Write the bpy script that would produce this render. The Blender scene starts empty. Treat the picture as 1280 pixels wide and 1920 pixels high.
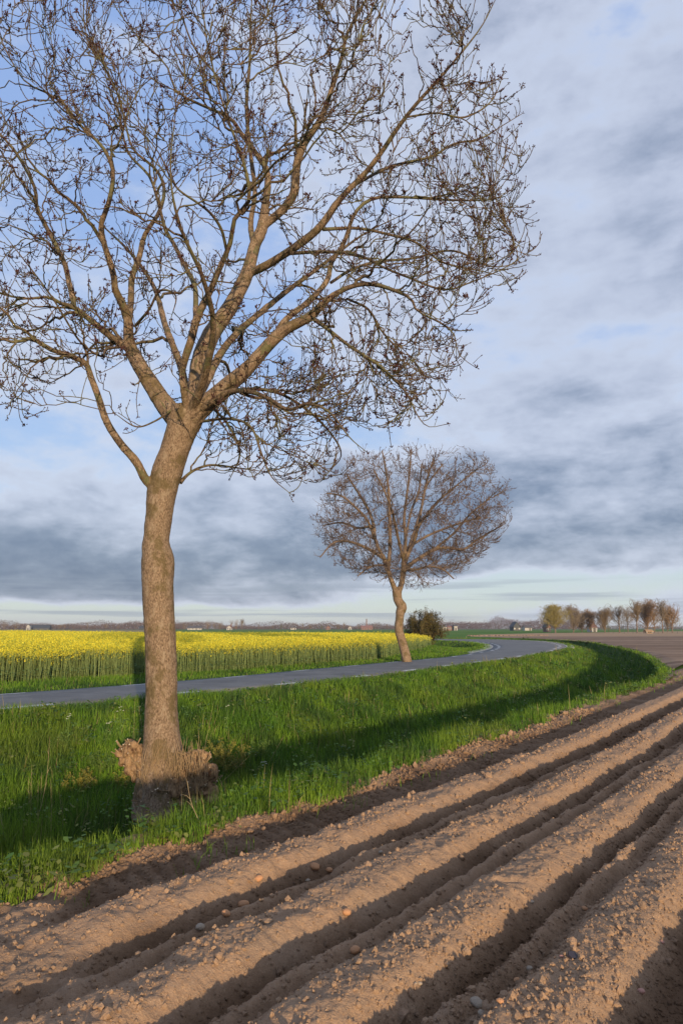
import bpy, bmesh, math, random
import numpy as np
from mathutils import Vector, Matrix
C = bpy.context.scene.collection
R = math.radians
rng = np.random.default_rng(7)
random.seed(7)

# ---------------------------------------------------------------- camera
F = 1280.0                      # focal length in photo pixels (1280 x 1920)
TH = math.atan(218 / F)
CAMH = 1.8
cam = bpy.data.cameras.new('camera'); camo = bpy.data.objects.new('camera', cam); C.objects.link(camo)
cam.sensor_fit = 'VERTICAL'; cam.sensor_height = 36.0; cam.lens = 24.0
cam.clip_start = 0.05; cam.clip_end = 30000
camo.location = (0, 0, CAMH); camo.rotation_euler = (math.pi / 2 + TH, 0, 0)
bpy.context.scene.camera = camo

# ---------------------------------------------------------------- light
SUN_EL, SUN_AZ = R(7.7), R(163.0)        # sun behind the camera to the right; azimuth clockwise from +Y
sd = Vector((math.sin(SUN_AZ) * math.cos(SUN_EL), math.cos(SUN_AZ) * math.cos(SUN_EL), math.sin(SUN_EL)))
sl = bpy.data.lights.new('sun', 'SUN'); sl.energy = 5.0; sl.angle = R(0.6); sl.color = (1.0, 0.77, 0.50)
so = bpy.data.objects.new('sun', sl); C.objects.link(so)
so.rotation_euler = sd.to_track_quat('Z', 'Y').to_euler()

sc = bpy.context.scene
sc.view_settings.view_transform = 'Standard'; sc.view_settings.look = 'None'
sc.view_settings.gamma = 1.0; sc.view_settings.use_curve_mapping = False; sc.view_settings.exposure = 0.12

# ---------------------------------------------------------------- sky
class NT:
    def __init__(s, tree): s.t = tree; s.n = tree.nodes; s.l = tree.links
    def new(s, ty, **kw):
        n = s.n.new(ty)
        for k, v in kw.items(): setattr(n, k, v)
        return n
    def put(s, sock, v):
        if v is None: return
        if isinstance(v, bpy.types.NodeSocket): s.l.new(v, sock)
        else:
            try: sock.default_value = v
            except Exception: sock.default_value = (v[0], v[1], v[2], 1.0) if hasattr(v, '__len__') else (v, v, v)
    def math(s, op, a, b=None, c=None, clamp=False):
        n = s.new('ShaderNodeMath', operation=op, use_clamp=clamp)
        s.put(n.inputs[0], a); s.put(n.inputs[1], b); s.put(n.inputs[2], c)
        return n.outputs[0]
    def vmath(s, op, a, b=None):
        n = s.new('ShaderNodeVectorMath', operation=op); s.put(n.inputs[0], a); s.put(n.inputs[1], b)
        return n.outputs[0]
    def mix(s, f, a, b, blend='MIX'):
        n = s.new('ShaderNodeMix', data_type='RGBA', blend_type=blend)
        s.put(n.inputs[0], f); s.put(n.inputs[6], a); s.put(n.inputs[7], b)
        return n.outputs[2]
    def ramp(s, f, stops, interp='LINEAR'):
        n = s.new('ShaderNodeValToRGB'); cr = n.color_ramp; cr.interpolation = interp
        while len(cr.elements) < len(stops): cr.elements.new(0.5)
        for e, (p, c) in zip(cr.elements, stops):
            e.position = p; e.color = (c, c, c, 1) if not hasattr(c, '__len__') else (c[0], c[1], c[2], 1)
        s.put(n.inputs[0], f); return n.outputs[0]
    def noise(s, vec, scale, detail=4, rough=0.5, dist=0.0, lac=2.0):
        n = s.new('ShaderNodeTexNoise'); s.put(n.inputs['Vector'], vec)
        n.inputs['Scale'].default_value = scale; n.inputs['Detail'].default_value = detail
        n.inputs['Roughness'].default_value = rough; n.inputs['Distortion'].default_value = dist
        n.inputs['Lacunarity'].default_value = lac
        return n.outputs[0]
    def sm(s, v, a, b):          # smoothstep a..b
        n = s.new('ShaderNodeMapRange', interpolation_type='SMOOTHSTEP')
        s.put(n.inputs[0], v); n.inputs[1].default_value = a; n.inputs[2].default_value = b
        n.inputs[3].default_value = 0; n.inputs[4].default_value = 1
        return n.outputs[0]
    def xyz(s, x, y, z):
        n = s.new('ShaderNodeCombineXYZ'); s.put(n.inputs[0], x); s.put(n.inputs[1], y); s.put(n.inputs[2], z)
        return n.outputs[0]
    def sep(s, v):
        n = s.new('ShaderNodeSeparateXYZ'); s.put(n.inputs[0], v); return n.outputs

def lin(r, g, b):
    f = lambda c: c / 255 / 12.92 if c / 255 <= 0.04045 else ((c / 255 + 0.055) / 1.055) ** 2.4
    return (f(r), f(g), f(b))

w = bpy.data.worlds.new('World'); sc.world = w; w.use_nodes = True
nt = NT(w.node_tree); nt.n.clear()
out = nt.new('ShaderNodeOutputWorld')
sky = nt.new('ShaderNodeTexSky', sky_type='NISHITA'); sky.sun_disc = False
sky.sun_elevation = SUN_EL; sky.sun_rotation = SUN_AZ; sky.air_density = 1.0; sky.dust_density = 1.5
bg1 = nt.new('ShaderNodeBackground'); nt.put(bg1.inputs[0], sky.outputs[0]); bg1.inputs[1].default_value = 0.12
tc = nt.new('ShaderNodeTexCoord'); D = nt.vmath('NORMALIZE', tc.outputs['Generated'])
dx, dy, dz = nt.sep(D)
el = nt.math('MULTIPLY', nt.math('ARCSINE', dz), 57.2958)         # degrees above horizon
az = nt.math('MULTIPLY', nt.math('ARCTAN2', dx, dy), 57.2958)     # degrees right of +Y
ae = nt.xyz(nt.math('MULTIPLY', az, 0.062), nt.math('MULTIPLY', el, 0.135), 0.35)
warp = nt.noise(nt.vmath('ADD', ae, (11.0, 3.0, 5.0)), 0.9, 4, 0.55)
aew = nt.vmath('ADD', ae, nt.xyz(nt.math('MULTIPLY', warp, 0.25), nt.math('MULTIPLY', warp, 0.30), 0.0))
n1 = nt.noise(aew, 0.85, 3, 0.5); n2 = nt.noise(nt.vmath('ADD', aew, (5.2, 1.7, 9.0)), 1.9, 9, 0.55, 0.15); n3 = nt.noise(nt.vmath('ADD', ae, (2.2, 8.7, 1.0)), 5.5, 7, 0.6, 0.2)
nn_ = nt.math('ADD', nt.math('ADD', nt.math('MULTIPLY', n1, 0.38), nt.math('MULTIPLY', n2, 0.44)), nt.math('MULTIPLY', n3, 0.18))
e2 = nt.math('DIVIDE', nt.math('ADD', el, nt.math('MULTIPLY', nt.math('SUBTRACT', n2, 0.5), 1.6)), 50.0)
E_ = lambda d: d / 50.0
left = nt.ramp(e2, [(0, .28), (E_(1.5), .36), (E_(2.2), .74), (E_(5.5), .76), (E_(8.5), .60), (E_(11.5), .50), (E_(16), .39), (E_(26), .36), (1, .38)])
right = nt.ramp(e2, [(0, .26), (E_(1.2), .40), (E_(2.0), .34), (E_(3.9), .34), (E_(4.8), .66), (E_(10.5), .70), (E_(14.5), .58), (E_(20), .48), (E_(30), .53), (1, .53)])
side = nt.sm(az, -13, 9)
bias = nt.math('ADD', nt.math('MULTIPLY', left, nt.math('SUBTRACT', 1.0, side)), nt.math('MULTIPLY', right, side))
dens = nt.math('ADD', nt.math('MULTIPLY', nt.math('SUBTRACT', nn_, 0.5), nt.math('SUBTRACT', 1.50, nt.math('MULTIPLY', nt.sm(el, 12, 24), 0.55))), bias)
blue = nt.ramp(nt.math('DIVIDE', el, 50.0), [(0.0, lin(212, 214, 210)), (0.035, lin(208, 220, 216)), (0.09, lin(196, 214, 226)), (0.2, lin(176, 203, 238)), (0.45, lin(156, 186, 234)), (1.0, lin(142, 172, 226))])
cl = nt.ramp(dens, [(0.0, lin(205, 216, 236)), (0.46, lin(206, 215, 234)), (0.55, lin(190, 199, 220)), (0.64, lin(164, 175, 198)), (0.74, lin(126, 141, 168)), (0.84, lin(100, 118, 150)), (1.0, lin(88, 106, 138))])
col = nt.mix(nt.math('MULTIPLY', nt.sm(dens, 0.30, 0.52), 0.94), blue, cl)
streak = nt.math('MULTIPLY', nt.sm(nt.noise(nt.xyz(nt.math('MULTIPLY', az, 0.035), nt.math('MULTIPLY', el, 0.9), 3.1), 1.5, 5, 0.5, 0.2), 0.50, 0.64),
                 nt.math('MULTIPLY', nt.sm(el, 0.3, 1.2), nt.sm(el, 4.6, 3.0)))
col = nt.mix(nt.math('MULTIPLY', streak, 0.6), col, lin(146, 160, 182))
bg2 = nt.new('ShaderNodeBackground'); nt.put(bg2.inputs[0], col); bg2.inputs[1].default_value = 1.0
mx = nt.new('ShaderNodeMixShader'); mx.inputs[0].default_value = 0.90
nt.l.new(bg1.outputs[0], mx.inputs[1]); nt.l.new(bg2.outputs[0], mx.inputs[2]); nt.l.new(mx.outputs[0], out.inputs[0])

# ---------------------------------------------------------------- helpers
def tag(o, label=None, cat=None, group=None, kind=None):
    if label: o['label'] = label
    if cat: o['category'] = cat
    if group: o['group'] = group
    if kind: o['kind'] = kind
    return o
def empty(name, loc=(0, 0, 0), rz=0):
    o = bpy.data.objects.new(name, None); C.objects.link(o); o.location = loc; o.rotation_euler = (0, 0, rz)
    o.empty_display_size = 0.2
    return o
def mesh_np(name, V, faces, mat, parent=None, smooth=False, colors=None, matidx=None):
    """V (n,3); faces: list of int arrays (m,k) with k vertices each"""
    V = np.asarray(V, dtype=np.float32)
    me = bpy.data.meshes.new(name)
    me.vertices.add(len(V)); me.vertices.foreach_set('co', V.ravel())
    fl = [np.asarray(f, dtype=np.int32) for f in faces if len(f)]
    loops = np.concatenate([f.ravel() for f in fl])
    tot = np.concatenate([np.full(len(f), f.shape[1], dtype=np.int32) for f in fl])
    st = np.concatenate([[0], np.cumsum(tot)[:-1]]).astype(np.int32)
    me.loops.add(len(loops)); me.loops.foreach_set('vertex_index', loops)
    me.polygons.add(len(tot)); me.polygons.foreach_set('loop_start', st); me.polygons.foreach_set('loop_total', tot)
    if matidx is not None: me.polygons.foreach_set('material_index', np.asarray(matidx, dtype=np.int32))
    me.polygons.foreach_set('use_smooth', np.full(len(tot), bool(smooth)))
    me.update(calc_edges=True)
    if colors is not None:
        a = me.color_attributes.new('tint', 'FLOAT_COLOR', 'POINT')
        c = np.ones((len(V), 4), dtype=np.float32); c[:, :3] = colors; a.data.foreach_set('color', c.ravel())
    for m in (mat if isinstance(mat, (list, tuple)) else [mat]): me.materials.append(m)
    o = bpy.data.objects.new(name, me); C.objects.link(o)
    if parent: o.parent = parent
    return o
def grid_faces(nu, nv, off=0):
    a = np.arange(nu * nv).reshape(nu, nv) + off
    return np.stack([a[:-1, :-1], a[1:, :-1], a[1:, 1:], a[:-1, 1:]], -1).reshape(-1, 4)

def _h(ix, iy, s):
    h = (ix.astype(np.int64) * 374761393 + iy.astype(np.int64) * 668265263 + s * 974634777) & 0xffffffff
    h = ((h ^ (h >> 13)) * 1274126177) & 0xffffffff
    h = ((h ^ (h >> 16)) * 2246822519) & 0xffffffff
    return ((h ^ (h >> 15)) & 0xffffff) / float(0xffffff)
def vn(x, y, s=0):
    xi = np.floor(x); yi = np.floor(y); fx = x - xi; fy = y - yi
    fx = fx * fx * (3 - 2 * fx); fy = fy * fy * (3 - 2 * fy)
    a = _h(xi, yi, s); b = _h(xi + 1, yi, s); c = _h(xi, yi + 1, s); d = _h(xi + 1, yi + 1, s)
    return (a * (1 - fx) + b * fx) * (1 - fy) + (c * (1 - fx) + d * fx) * fy
def fbm(x, y, s=0, o=4, g=0.5):
    r = 0; a = 1; t = 0
    for i in range(o): r = r + a * vn(x * 2 ** i + i * 17.3, y * 2 ** i - i * 9.1, s + i); t += a; a *= g
    return r / t
def sstep(a, b, x):
    t = np.clip((x - a) / (b - a), 0, 1); return t * t * (3 - 2 * t)

def unproj(px, py, Y=None, z=None):
    a = (px - 640) / F; b = (960 - py) / F
    d = np.array([a, math.cos(TH) - b * math.sin(TH), math.sin(TH) + b * math.cos(TH)])
    t = Y / d[1] if Y is not None else (z - CAMH) / d[2]
    return np.array([0, 0, CAMH]) + d * t, t / F        # point, metres per pixel

def catmull(P, n=8):
    P = np.asarray(P, float); Q = np.vstack([2 * P[0] - P[1], P, 2 * P[-1] - P[-2]]); o = []
    for i in range(1, len(Q) - 2):
        for k in range(n):
            t = k / n
            o.append(0.5 * ((2 * Q[i]) + (-Q[i - 1] + Q[i + 1]) * t + (2 * Q[i - 1] - 5 * Q[i] + 4 * Q[i + 1] - Q[i + 2]) * t * t + (-Q[i - 1] + 3 * Q[i] - 3 * Q[i + 1] + Q[i + 2]) * t ** 3))
    o.append(P[-1]); return np.array(o)

# materials
def mat(name, rough=0.8, spec=0.3):
    m = bpy.data.materials.new(name); m.use_nodes = True
    n = NT(m.node_tree); b = m.node_tree.nodes['Principled BSDF']
    b.inputs['Roughness'].default_value = rough
    b.inputs['Specular IOR Level'].default_value = spec
    return m, n, b
def simple(name, c, rough=0.8, var=0.25, scale=6.0, bump=0.0, spec=0.3):
    m, n, b = mat(name, rough, spec)
    tc = n.new('ShaderNodeTexCoord'); v = tc.outputs['Object']
    k = n.noise(v, scale, 5, 0.6)
    n.put(b.inputs['Base Color'], n.mix(k, tuple(x * (1 - var) for x in c), tuple(min(1, x * (1 + var)) for x in c)))
    if bump:
        bn = n.new('ShaderNodeBump'); bn.inputs['Strength'].default_value = bump; bn.inputs['Distance'].default_value = 0.02
        n.put(bn.inputs['Height'], n.noise(v, scale * 4, 4, 0.6)); n.l.new(bn.outputs[0], b.inputs['Normal'])
    return m
def leafy(name, trans=0.22, rough=0.6):
    """colour comes from the mesh's own per-blade tint (plant to plant variation)"""
    m = bpy.data.materials.new(name); m.use_nodes = True; n = NT(m.node_tree); n.n.clear()
    o = n.new('ShaderNodeOutputMaterial'); at = n.new('ShaderNodeAttribute', attribute_name='tint')
    p = n.new('ShaderNodeBsdfPrincipled'); p.inputs['Roughness'].default_value = rough; p.inputs['Specular IOR Level'].default_value = 0.25
    n.l.new(at.outputs['Color'], p.inputs['Base Color'])
    t = n.new('ShaderNodeBsdfTranslucent'); n.l.new(at.outputs['Color'], t.inputs[0])
    x = n.new('ShaderNodeMixShader'); x.inputs[0].default_value = trans
    n.l.new(p.outputs[0], x.inputs[1]); n.l.new(t.outputs[0], x.inputs[2]); n.l.new(x.outputs[0], o.inputs[0])
    return m
M_leaf = leafy('plant_tissue')
M_petal = leafy('petal', 0.25, 0.7)

# ---------------------------------------------------------------- layout curves
YB = np.concatenate([np.arange(-6, 30, 0.1), np.arange(30, 90, 0.5)])
AZB = R(34.0) + R(6.0) * np.exp(-np.maximum(YB - 3.4, -3) / 5.0)
tb = np.tan(AZB); XB = np.concatenate([[0], np.cumsum((tb[1:] + tb[:-1]) / 2 * np.diff(YB))])
XB += -1.3 - np.interp(3.4, YB, XB)
def tcoord(x, y):      # distance across the potato ridges, 0 on the second ridge
    return (x - np.interp(y, YB, XB)) * np.cos(np.interp(y, YB, AZB))
def xat(t, y): return np.interp(y, YB, XB) + t / np.cos(np.interp(y, YB, AZB))

R_OUT = catmull([(-60, -45), (-30, -10), (-14, 7.6), (-7.44, 15.4), (-5.12, 18.27), (-2.28, 21.6), (0.19, 24.9), (3.79, 30.8), (12.4, 46), (20.9, 65), (25.6, 82), (27.6, 96), (26.3, 107), (21, 116), (10, 122), (-20, 128), (-80, 136)], 6)
R_IN = catmull([(-65, -41), (-34, -6), (-17, 11.2), (-9.5, 19.3), (-7.3, 21.9), (-4.3, 26.0), (-1.3, 31.1), (2.3, 37), (7.2, 45.2), (12.3, 58.6), (15.6, 72), (17.4, 86), (16.8, 97), (13.5, 106), (4, 113), (-22, 120), (-82, 129)], 6)
_ys = np.array([-20, -10, 0., 5, 9, 14, 20, 26])
S_EDGE = catmull(list(zip(np.interp(_ys, YB, XB) - np.array([2.02, 2.02, 2.02, 2.05, 2.12, 2.2, 2.2, 2.2]) / .8, _ys)) + [(16.9, 37.5), (22.6, 54), (27.5, 72), (32.4, 92), (32.8, 110), (27, 124), (10, 131), (-20, 137)], 6)
S_EDGE[:, 0] = np.where(S_EDGE[:, 1] < -6, S_EDGE[:, 0] - 4, S_EDGE[:, 0])
# rapeseed front edge
RAPE = catmull([(-70, -30), (-36, 2), (-19, 16.2), (-11.4, 22.6), (-8.7, 25.2), (-5.4, 28.8), (-1.2, 34.6), (1.9, 39.2), (4.5, 49.5), (7.4, 62), (9.8, 76), (10.6, 88), (9.4, 98), (2, 105), (-30, 113), (-60, 150), (-100, 178), (-320, 190)], 6)

def sdist(x, y, P):
    """signed distance to polyline, positive on its right-hand side"""
    x = np.asarray(x, float); y = np.asarray(y, float); sh = x.shape; x = x.ravel(); y = y.ravel()
    best = np.full(x.shape, 1e18); sg = np.zeros(x.shape)
    for a, b in zip(P[:-1], P[1:]):
        d = b - a; L = d @ d
        t = np.clip(((x - a[0]) * d[0] + (y - a[1]) * d[1]) / L, 0, 1)
        ex = x - a[0] - t * d[0]; ey = y - a[1] - t * d[1]; q = ex * ex + ey * ey
        m = q < best; best = np.where(m, q, best); sg = np.where(m, ex * d[1] - ey * d[0], sg)
    return (np.sqrt(best) * np.sign(sg)).reshape(sh)

def ditch_u(x, y):
    dR = sdist(x, y, R_OUT); dS = -sdist(x, y, S_EDGE)
    W = np.abs(dR) + np.abs(dS)
    return dR, dS, W
def terrain(x, y, ret=False):
    dR, dS, W = ditch_u(x, y)
    u = np.clip(dR / np.maximum(W, 1e-3), 0, 1)
    inside = (dR > 0) & (dS > 0)
    dep = 1.62 * np.clip(W / 8.5, 0, 1.05)
    prof = np.interp(u, [0, .05, .12, .3, .48, .60, .68, .76, .85, .925, .975], [0, 0, -.05, -.36, -.70, -.93, -1.04, -1.10, -1.06, -.60, 0])
    z = np.where(inside, prof * dep, 0.0)
    z = z + np.where(inside, (fbm(x * .9, y * .9, 3, 3) - .5) * .16 * np.sin(np.pi * u), 0)
    # shallow hollow inside the bend
    hol = np.exp(-(((x - 12.6) / 2.6) ** 2 + ((y - 84) / 14.) ** 2))
    z = z - 0.9 * hol * np.where(sdist(x, y, R_IN) < -1.0, 1, 0) * sstep(1, 3, -sdist(x, y, R_IN))
    z = z + .46 * np.exp(-(((x + 2.85) / .95) ** 2 + ((y - 11.5) / .8) ** 2))     # roots hold the bank up round the big tree
    if ret: return z, dR, dS, u
    return z

# ---------------------------------------------------------------- ground sheet
def axis(*segs):
    o = []
    for a, b, st in segs: o += list(np.arange(a, b, st))
    return np.array(o + [segs[-1][1]])
def struct_mesh(name, V, faces, m, smooth=True, colors=None, parent=None):
    o = mesh_np(name, V, faces, m, parent, smooth, colors)
    if parent is None: tag(o, kind='structure')
    return o

gx = axis((-9000, -1500, 1500), (-1500, -300, 150), (-300, -60, 16), (-60, -18, 1.5), (-18, 44, 0.33), (44, 90, 2), (90, 400, 25), (400, 2000, 200), (2000, 9000, 1400))
gy = axis((-300, -30, 30), (-30, 0, 2), (0, 45, 0.33), (45, 140, 0.7), (140, 300, 8), (300, 1500, 80), (1500, 12000, 1300))
GX, GY = np.meshgrid(gx, gy, indexing='ij')
gz, gdR, gdS, gu = terrain(GX, GY, True)
gt = tcoord(GX, GY)
under = sstep(-2.72, -2.40, gt) * (GY < 61) * (GX < 95)
onroad = ((gdR < .35) & (sdist(GX, GY, R_IN) > -.35))
gz = gz - 0.5 * under - 0.12 * onroad
m, n, b = mat('grassland', 0.95, 0.1)
tc = n.new('ShaderNodeTexCoord'); v = tc.outputs['Object']; x_, y_, z_ = n.sep(v)
g1 = n.noise(v, 0.9, 6, 0.65); g2 = n.noise(v, 9.0, 5, 0.7); g3 = n.noise(v, 0.012, 4, 0.5)
near = n.mix(g2, (0.018, 0.035, 0.006), (0.05, 0.10, 0.014))
near = n.mix(n.sm(g1, 0.5, 0.7), near, (0.075, 0.085, 0.03))
far = n.mix(n.sm(g3, 0.40, 0.60), (0.085, 0.175, 0.025), (0.125, 0.200, 0.035))
far = n.mix(n.math('MULTIPLY', g1, 0.4), far, (0.06, 0.13, 0.02))
azn = n.math('DIVIDE', x_, n.math('MAXIMUM', y_, 1.0))
tan = n.mix(g1, (0.24, 0.19, 0.09), (0.30, 0.25, 0.12))
far = n.mix(n.math('MULTIPLY', n.sm(azn, -0.24, -0.27), n.sm(y_, 185, 200)), far, tan)
far = n.mix(n.math('MULTIPLY', n.sm(y_, 620, 700), 0.6), far, (0.10, 0.11, 0.06))
n.put(b.inputs['Base Color'], n.mix(n.sm(y_, 95, 150), near, far))
bn = n.new('ShaderNodeBump'); bn.inputs['Strength'].default_value = 0.6; bn.inputs['Distance'].default_value = 0.05
n.put(bn.inputs['Height'], n.noise(v, 14, 5, 0.7)); n.l.new(bn.outputs[0], b.inputs['Normal'])
struct_mesh('ground', np.stack([GX, GY, gz], -1).reshape(-1, 3), [grid_faces(len(gx), len(gy))], m)

# ---------------------------------------------------------------- ploughed soil
RT = np.array([-.86, 0, .83, 1.63] + [2.42 + .78 * i for i in range(90)])
def soil_z(x, y, fine=True):
    t = tcoord(x, y)
    tw = t + (fbm(x * .55, y * .55, 11, 2) - .5) * .10 + (fbm(x * 2.2, y * 2.2, 12, 2) - .5) * .05
    k = np.abs(tw[..., None] - RT[:12 if fine else None]).argmin(-1) if tw.size < 3e6 else None
    d = tw - RT[k]
    nearf = sstep(15, 6.5, y)
    H = .180 + .03 * (fbm(x * .5, y * .5, 15, 2) - .5)
    sh = np.where(d > 0, sstep(.37, .11, d), sstep(.34, .08, -d))
    z = -.105 + H * sh
    # low shoulder of pushed-up soil on the ditch side of each ridge
    shl = np.exp(-((d + .355) / .07) ** 2) * (.125 + .10 * (fbm(x * 1.3, y * 1.3, 16, 2) - .5)) * nearf
    z = z + np.where(k == 0, 0, shl) * (k < 4 if fine else 0)
    pre = np.exp(-((tw + .86 + .27) / .07) ** 2) * .055 * nearf
    z = z + pre
    # headland track along the ditch: tyre rut, then a lumpy verge of clods
    z = np.where(tw < -1.08, np.maximum(z, -.07), z); z = np.where(tw < -1.25, -.07, z)
    rut = np.sin((y * .8 + x * .6) * 2 * np.pi / .16 + t * 14) * .010 * sstep(-1.80, -1.6, tw) * sstep(-1.2, -1.35, tw)
    verge = sstep(-1.62, -1.95, tw)
    z = z + rut + verge * (.050 + .085 * (fbm(x * 3.0, y * 3.0, 18, 3) - .5))
    # ridges run out at the field corner
    e = x + .35 * (y - 3.5) + (fbm(x * 1.5, y * 1.5, 21, 2) - .5) * .9
    run = sstep(-1.62, -1.1, e)
    z = z * run + (1 - run) * (-.03 + .20 * (fbm(x * 2.0, y * 3.2, 23, 3) - .5))
    if fine:
        lump = sstep(18, 3, y)
        crest = sstep(-.02, .10, z)
        z = z + (fbm(x * 5.5, y * 5.5, 31, 3) - .5) * .042 - .026 * sstep(.58, .72, fbm(x * 2.6, y * 2.6, 35, 3)) * sstep(-.05, .06, z)
        rg = np.abs(vn(x * 14, y * 14, 41) - .5) * 2
        rg2 = np.abs(vn(x * 31, y * 31, 43) - .5) * 2
        r3 = vn(x * 60, y * 60, 47)
        mess = .55 + .9 * vn(x * 1.1, y * 1.1, 49)
        z = z + (.013 * (1 - rg) * (1.15 - .4 * crest) + .010 * (1 - rg2) + .011 * (r3 - .5)) * mess
    return z
def make_soil(name, ys, ts, fine, m):
    Y, T = np.meshgrid(ys, ts, indexing='ij'); X = xat(T, Y)
    Z = soil_z(X, Y, fine)
    gzz, a, bS, u = terrain(X, Y, True)
    wgt = sstep(-2.42, -2.15, T) if fine else 1.0
    lump = (fbm(X * 5, Y * 5, 61, 3) - .5) * .08
    Z = Z * wgt + (1 - wgt) * (gzz + (lump + .03) * sstep(-2.55, -2.2, T) - .05 * sstep(-2.5, -2.9, T))
    if fine:
        Z = np.where(T < -3.04, gzz - .10, Z)
    # end of the ridged part sinks under the next sheet
    Z = Z - .25 * sstep(56, 61, Y)
    return struct_mesh(name, np.stack([X, Y, Z], -1).reshape(-1, 3), [grid_faces(len(ys), len(ts))[:, ::-1]], m)
m_soil, n, b = mat('dry_soil', 0.95, 0.08)
tc = n.new('ShaderNodeTexCoord'); v = tc.outputs['Object']; x_, y_, z_ = n.sep(v)
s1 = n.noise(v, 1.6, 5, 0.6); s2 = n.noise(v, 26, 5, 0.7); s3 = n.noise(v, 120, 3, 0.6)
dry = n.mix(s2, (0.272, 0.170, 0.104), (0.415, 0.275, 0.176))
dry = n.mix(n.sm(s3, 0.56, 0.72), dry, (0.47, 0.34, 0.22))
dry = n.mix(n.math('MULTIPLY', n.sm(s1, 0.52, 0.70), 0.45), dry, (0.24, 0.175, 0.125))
wet_shade = n.mix(s2, (0.090, 0.050, 0.028), (0.175, 0.104, 0.060))
# ridge-top crumbs have dried; furrow floor is moist, with furrow shade painted in too
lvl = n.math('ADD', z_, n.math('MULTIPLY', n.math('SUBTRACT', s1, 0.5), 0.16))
n.put(b.inputs['Base Color'], n.mix(n.sm(lvl, -0.10, 0.06), wet_shade, dry))
bn = n.new('ShaderNodeBump'); bn.inputs['Strength'].default_value = 0.9; bn.inputs['Distance'].default_value = 0.012
n.put(bn.inputs['Height'], n.math('ADD', n.noise(v, 90, 4, 0.7), n.noise(v, 35, 3, 0.6))); n.l.new(bn.outputs[0], b.inputs['Normal'])
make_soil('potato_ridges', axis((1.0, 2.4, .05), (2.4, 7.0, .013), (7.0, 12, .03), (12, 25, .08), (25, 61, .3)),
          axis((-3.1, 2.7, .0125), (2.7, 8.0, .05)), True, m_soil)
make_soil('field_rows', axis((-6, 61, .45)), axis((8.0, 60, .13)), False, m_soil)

# far part of the field, beyond the bend of the ditch
fy = axis((24, 52, .6), (52, 130, 1.2), (130, 470, 6))
_sm = S_EDGE[(S_EDGE[:, 1] < 92) & (S_EDGE[:, 1] > 0)]
xl = np.interp(fy, [92, 104, 112, 125, 140, 155, 194, 245, 350, 470], [32.4, 33.3, 33.6, 32.0, 30.0, 28.7, 38, 68, 150, 245])
xl = np.where(fy < 92, np.interp(fy, _sm[:, 1], _sm[:, 0]), xl)
xr = np.where(fy < 59, np.array([float(xat(-2.75, yy)) for yy in fy]), 620.)
fs = np.concatenate([np.linspace(0, 1, 120) ** 2])
V = []
for yy, x0, x1 in zip(fy, xl, xr):
    xx = x0 + fs * (max(x1, x0 + .3) - x0)
    zz = .02 + .10 * sstep(0, 1.2, xx - x0) * (1 if yy < 128 else .4) + .05 * (vn(xx * .7, np.full_like(xx, yy * .7), 71) - .5)
    V.append(np.stack([xx, np.full_like(xx, yy), zz], -1))
V = np.array(V)
m, n, b = mat('harrowed_soil', 0.95, 0.08)
tc = n.new('ShaderNodeTexCoord'); v = tc.outputs['Object']; x_, y_, z_ = n.sep(v)
q = n.math('ADD', n.math('MULTIPLY', x_, -0.34), y_)
lines = n.noise(n.xyz(n.math('MULTIPLY', x_, 0.012), n.math('MULTIPLY', q, 0.55), 0.0), 1.0, 5, 0.65)
farr = n.sm(n.math('SUBTRACT', y_, n.math('MULTIPLY', x_, 0.25)), 125, 150)
c1 = n.mix(n.sm(lines, 0.38, 0.62), (0.19, 0.122, 0.082), (0.33, 0.225, 0.150))
c2 = n.mix(lines, (0.36, 0.235, 0.135), (0.44, 0.30, 0.185))
n.put(b.inputs['Base Color'], n.mix(farr, c1, c2))
bn = n.new('ShaderNodeBump'); bn.inputs['Strength'].default_value = 0.8; bn.inputs['Distance'].default_value = 0.08
n.put(bn.inputs['Height'], n.noise(v, 3, 5, 0.7)); n.l.new(bn.outputs[0], b.inputs['Normal'])
struct_mesh('ploughed_field', V.reshape(-1, 3), [grid_faces(len(fy), len(fs))[:, ::-1]], m)

# ridge ends along the far headland
hb = []
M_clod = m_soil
for i in range(26):
    t = i / 25; hx = 29.5 + t * 21; hy = 158 + t * 12
    hb.append((hx, hy))
bmm = bmesh.new()
for hx, hy in hb:
    for k in range(5):
        mtx = Matrix.Translation((hx + random.uniform(-.25, .25), hy + k * .8, .06)) @ Matrix.Rotation(.2, 4, 'Z') @ Matrix.Diagonal((.32, .55, .22, 1))
        bmesh.ops.create_icosphere(bmm, subdivisions=1, radius=1, matrix=mtx)
me = bpy.data.meshes.new('ridge_ends'); bmm.to_mesh(me); bmm.free(); me.materials.append(m_soil)
o = bpy.data.objects.new('ridge_ends', me); C.objects.link(o); tag(o, kind='structure')

# ---------------------------------------------------------------- road
def resample(P, n):
    P = np.asarray(P); L = np.concatenate([[0], np.cumsum(np.linalg.norm(np.diff(P, axis=0), axis=1))])
    s = np.linspace(0, L[-1], n); return np.stack([np.interp(s, L, P[:, i]) for i in range(P.shape[1])], -1)
def rails(A, Bb, na=1400):
    """pair points of both road edges by nearest distance"""
    A = resample(A, na); Q = resample(Bb, 4000)
    idx = [int(((Q - a) ** 2).sum(1).argmin()) for a in A]
    idx = np.maximum.accumulate(idx); return A, Q[idx]
RO, RI = rails(R_OUT, R_IN)
m, n, b = mat('asphalt', 0.72, 0.35)
tc = n.new('ShaderNodeTexCoord'); v = tc.outputs['Object']
a1 = n.noise(v, 60, 4, 0.7); a2 = n.noise(v, 0.8, 5, 0.6)
c = n.mix(a1, (0.100, 0.096, 0.090), (0.165, 0.160, 0.150))
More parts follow.
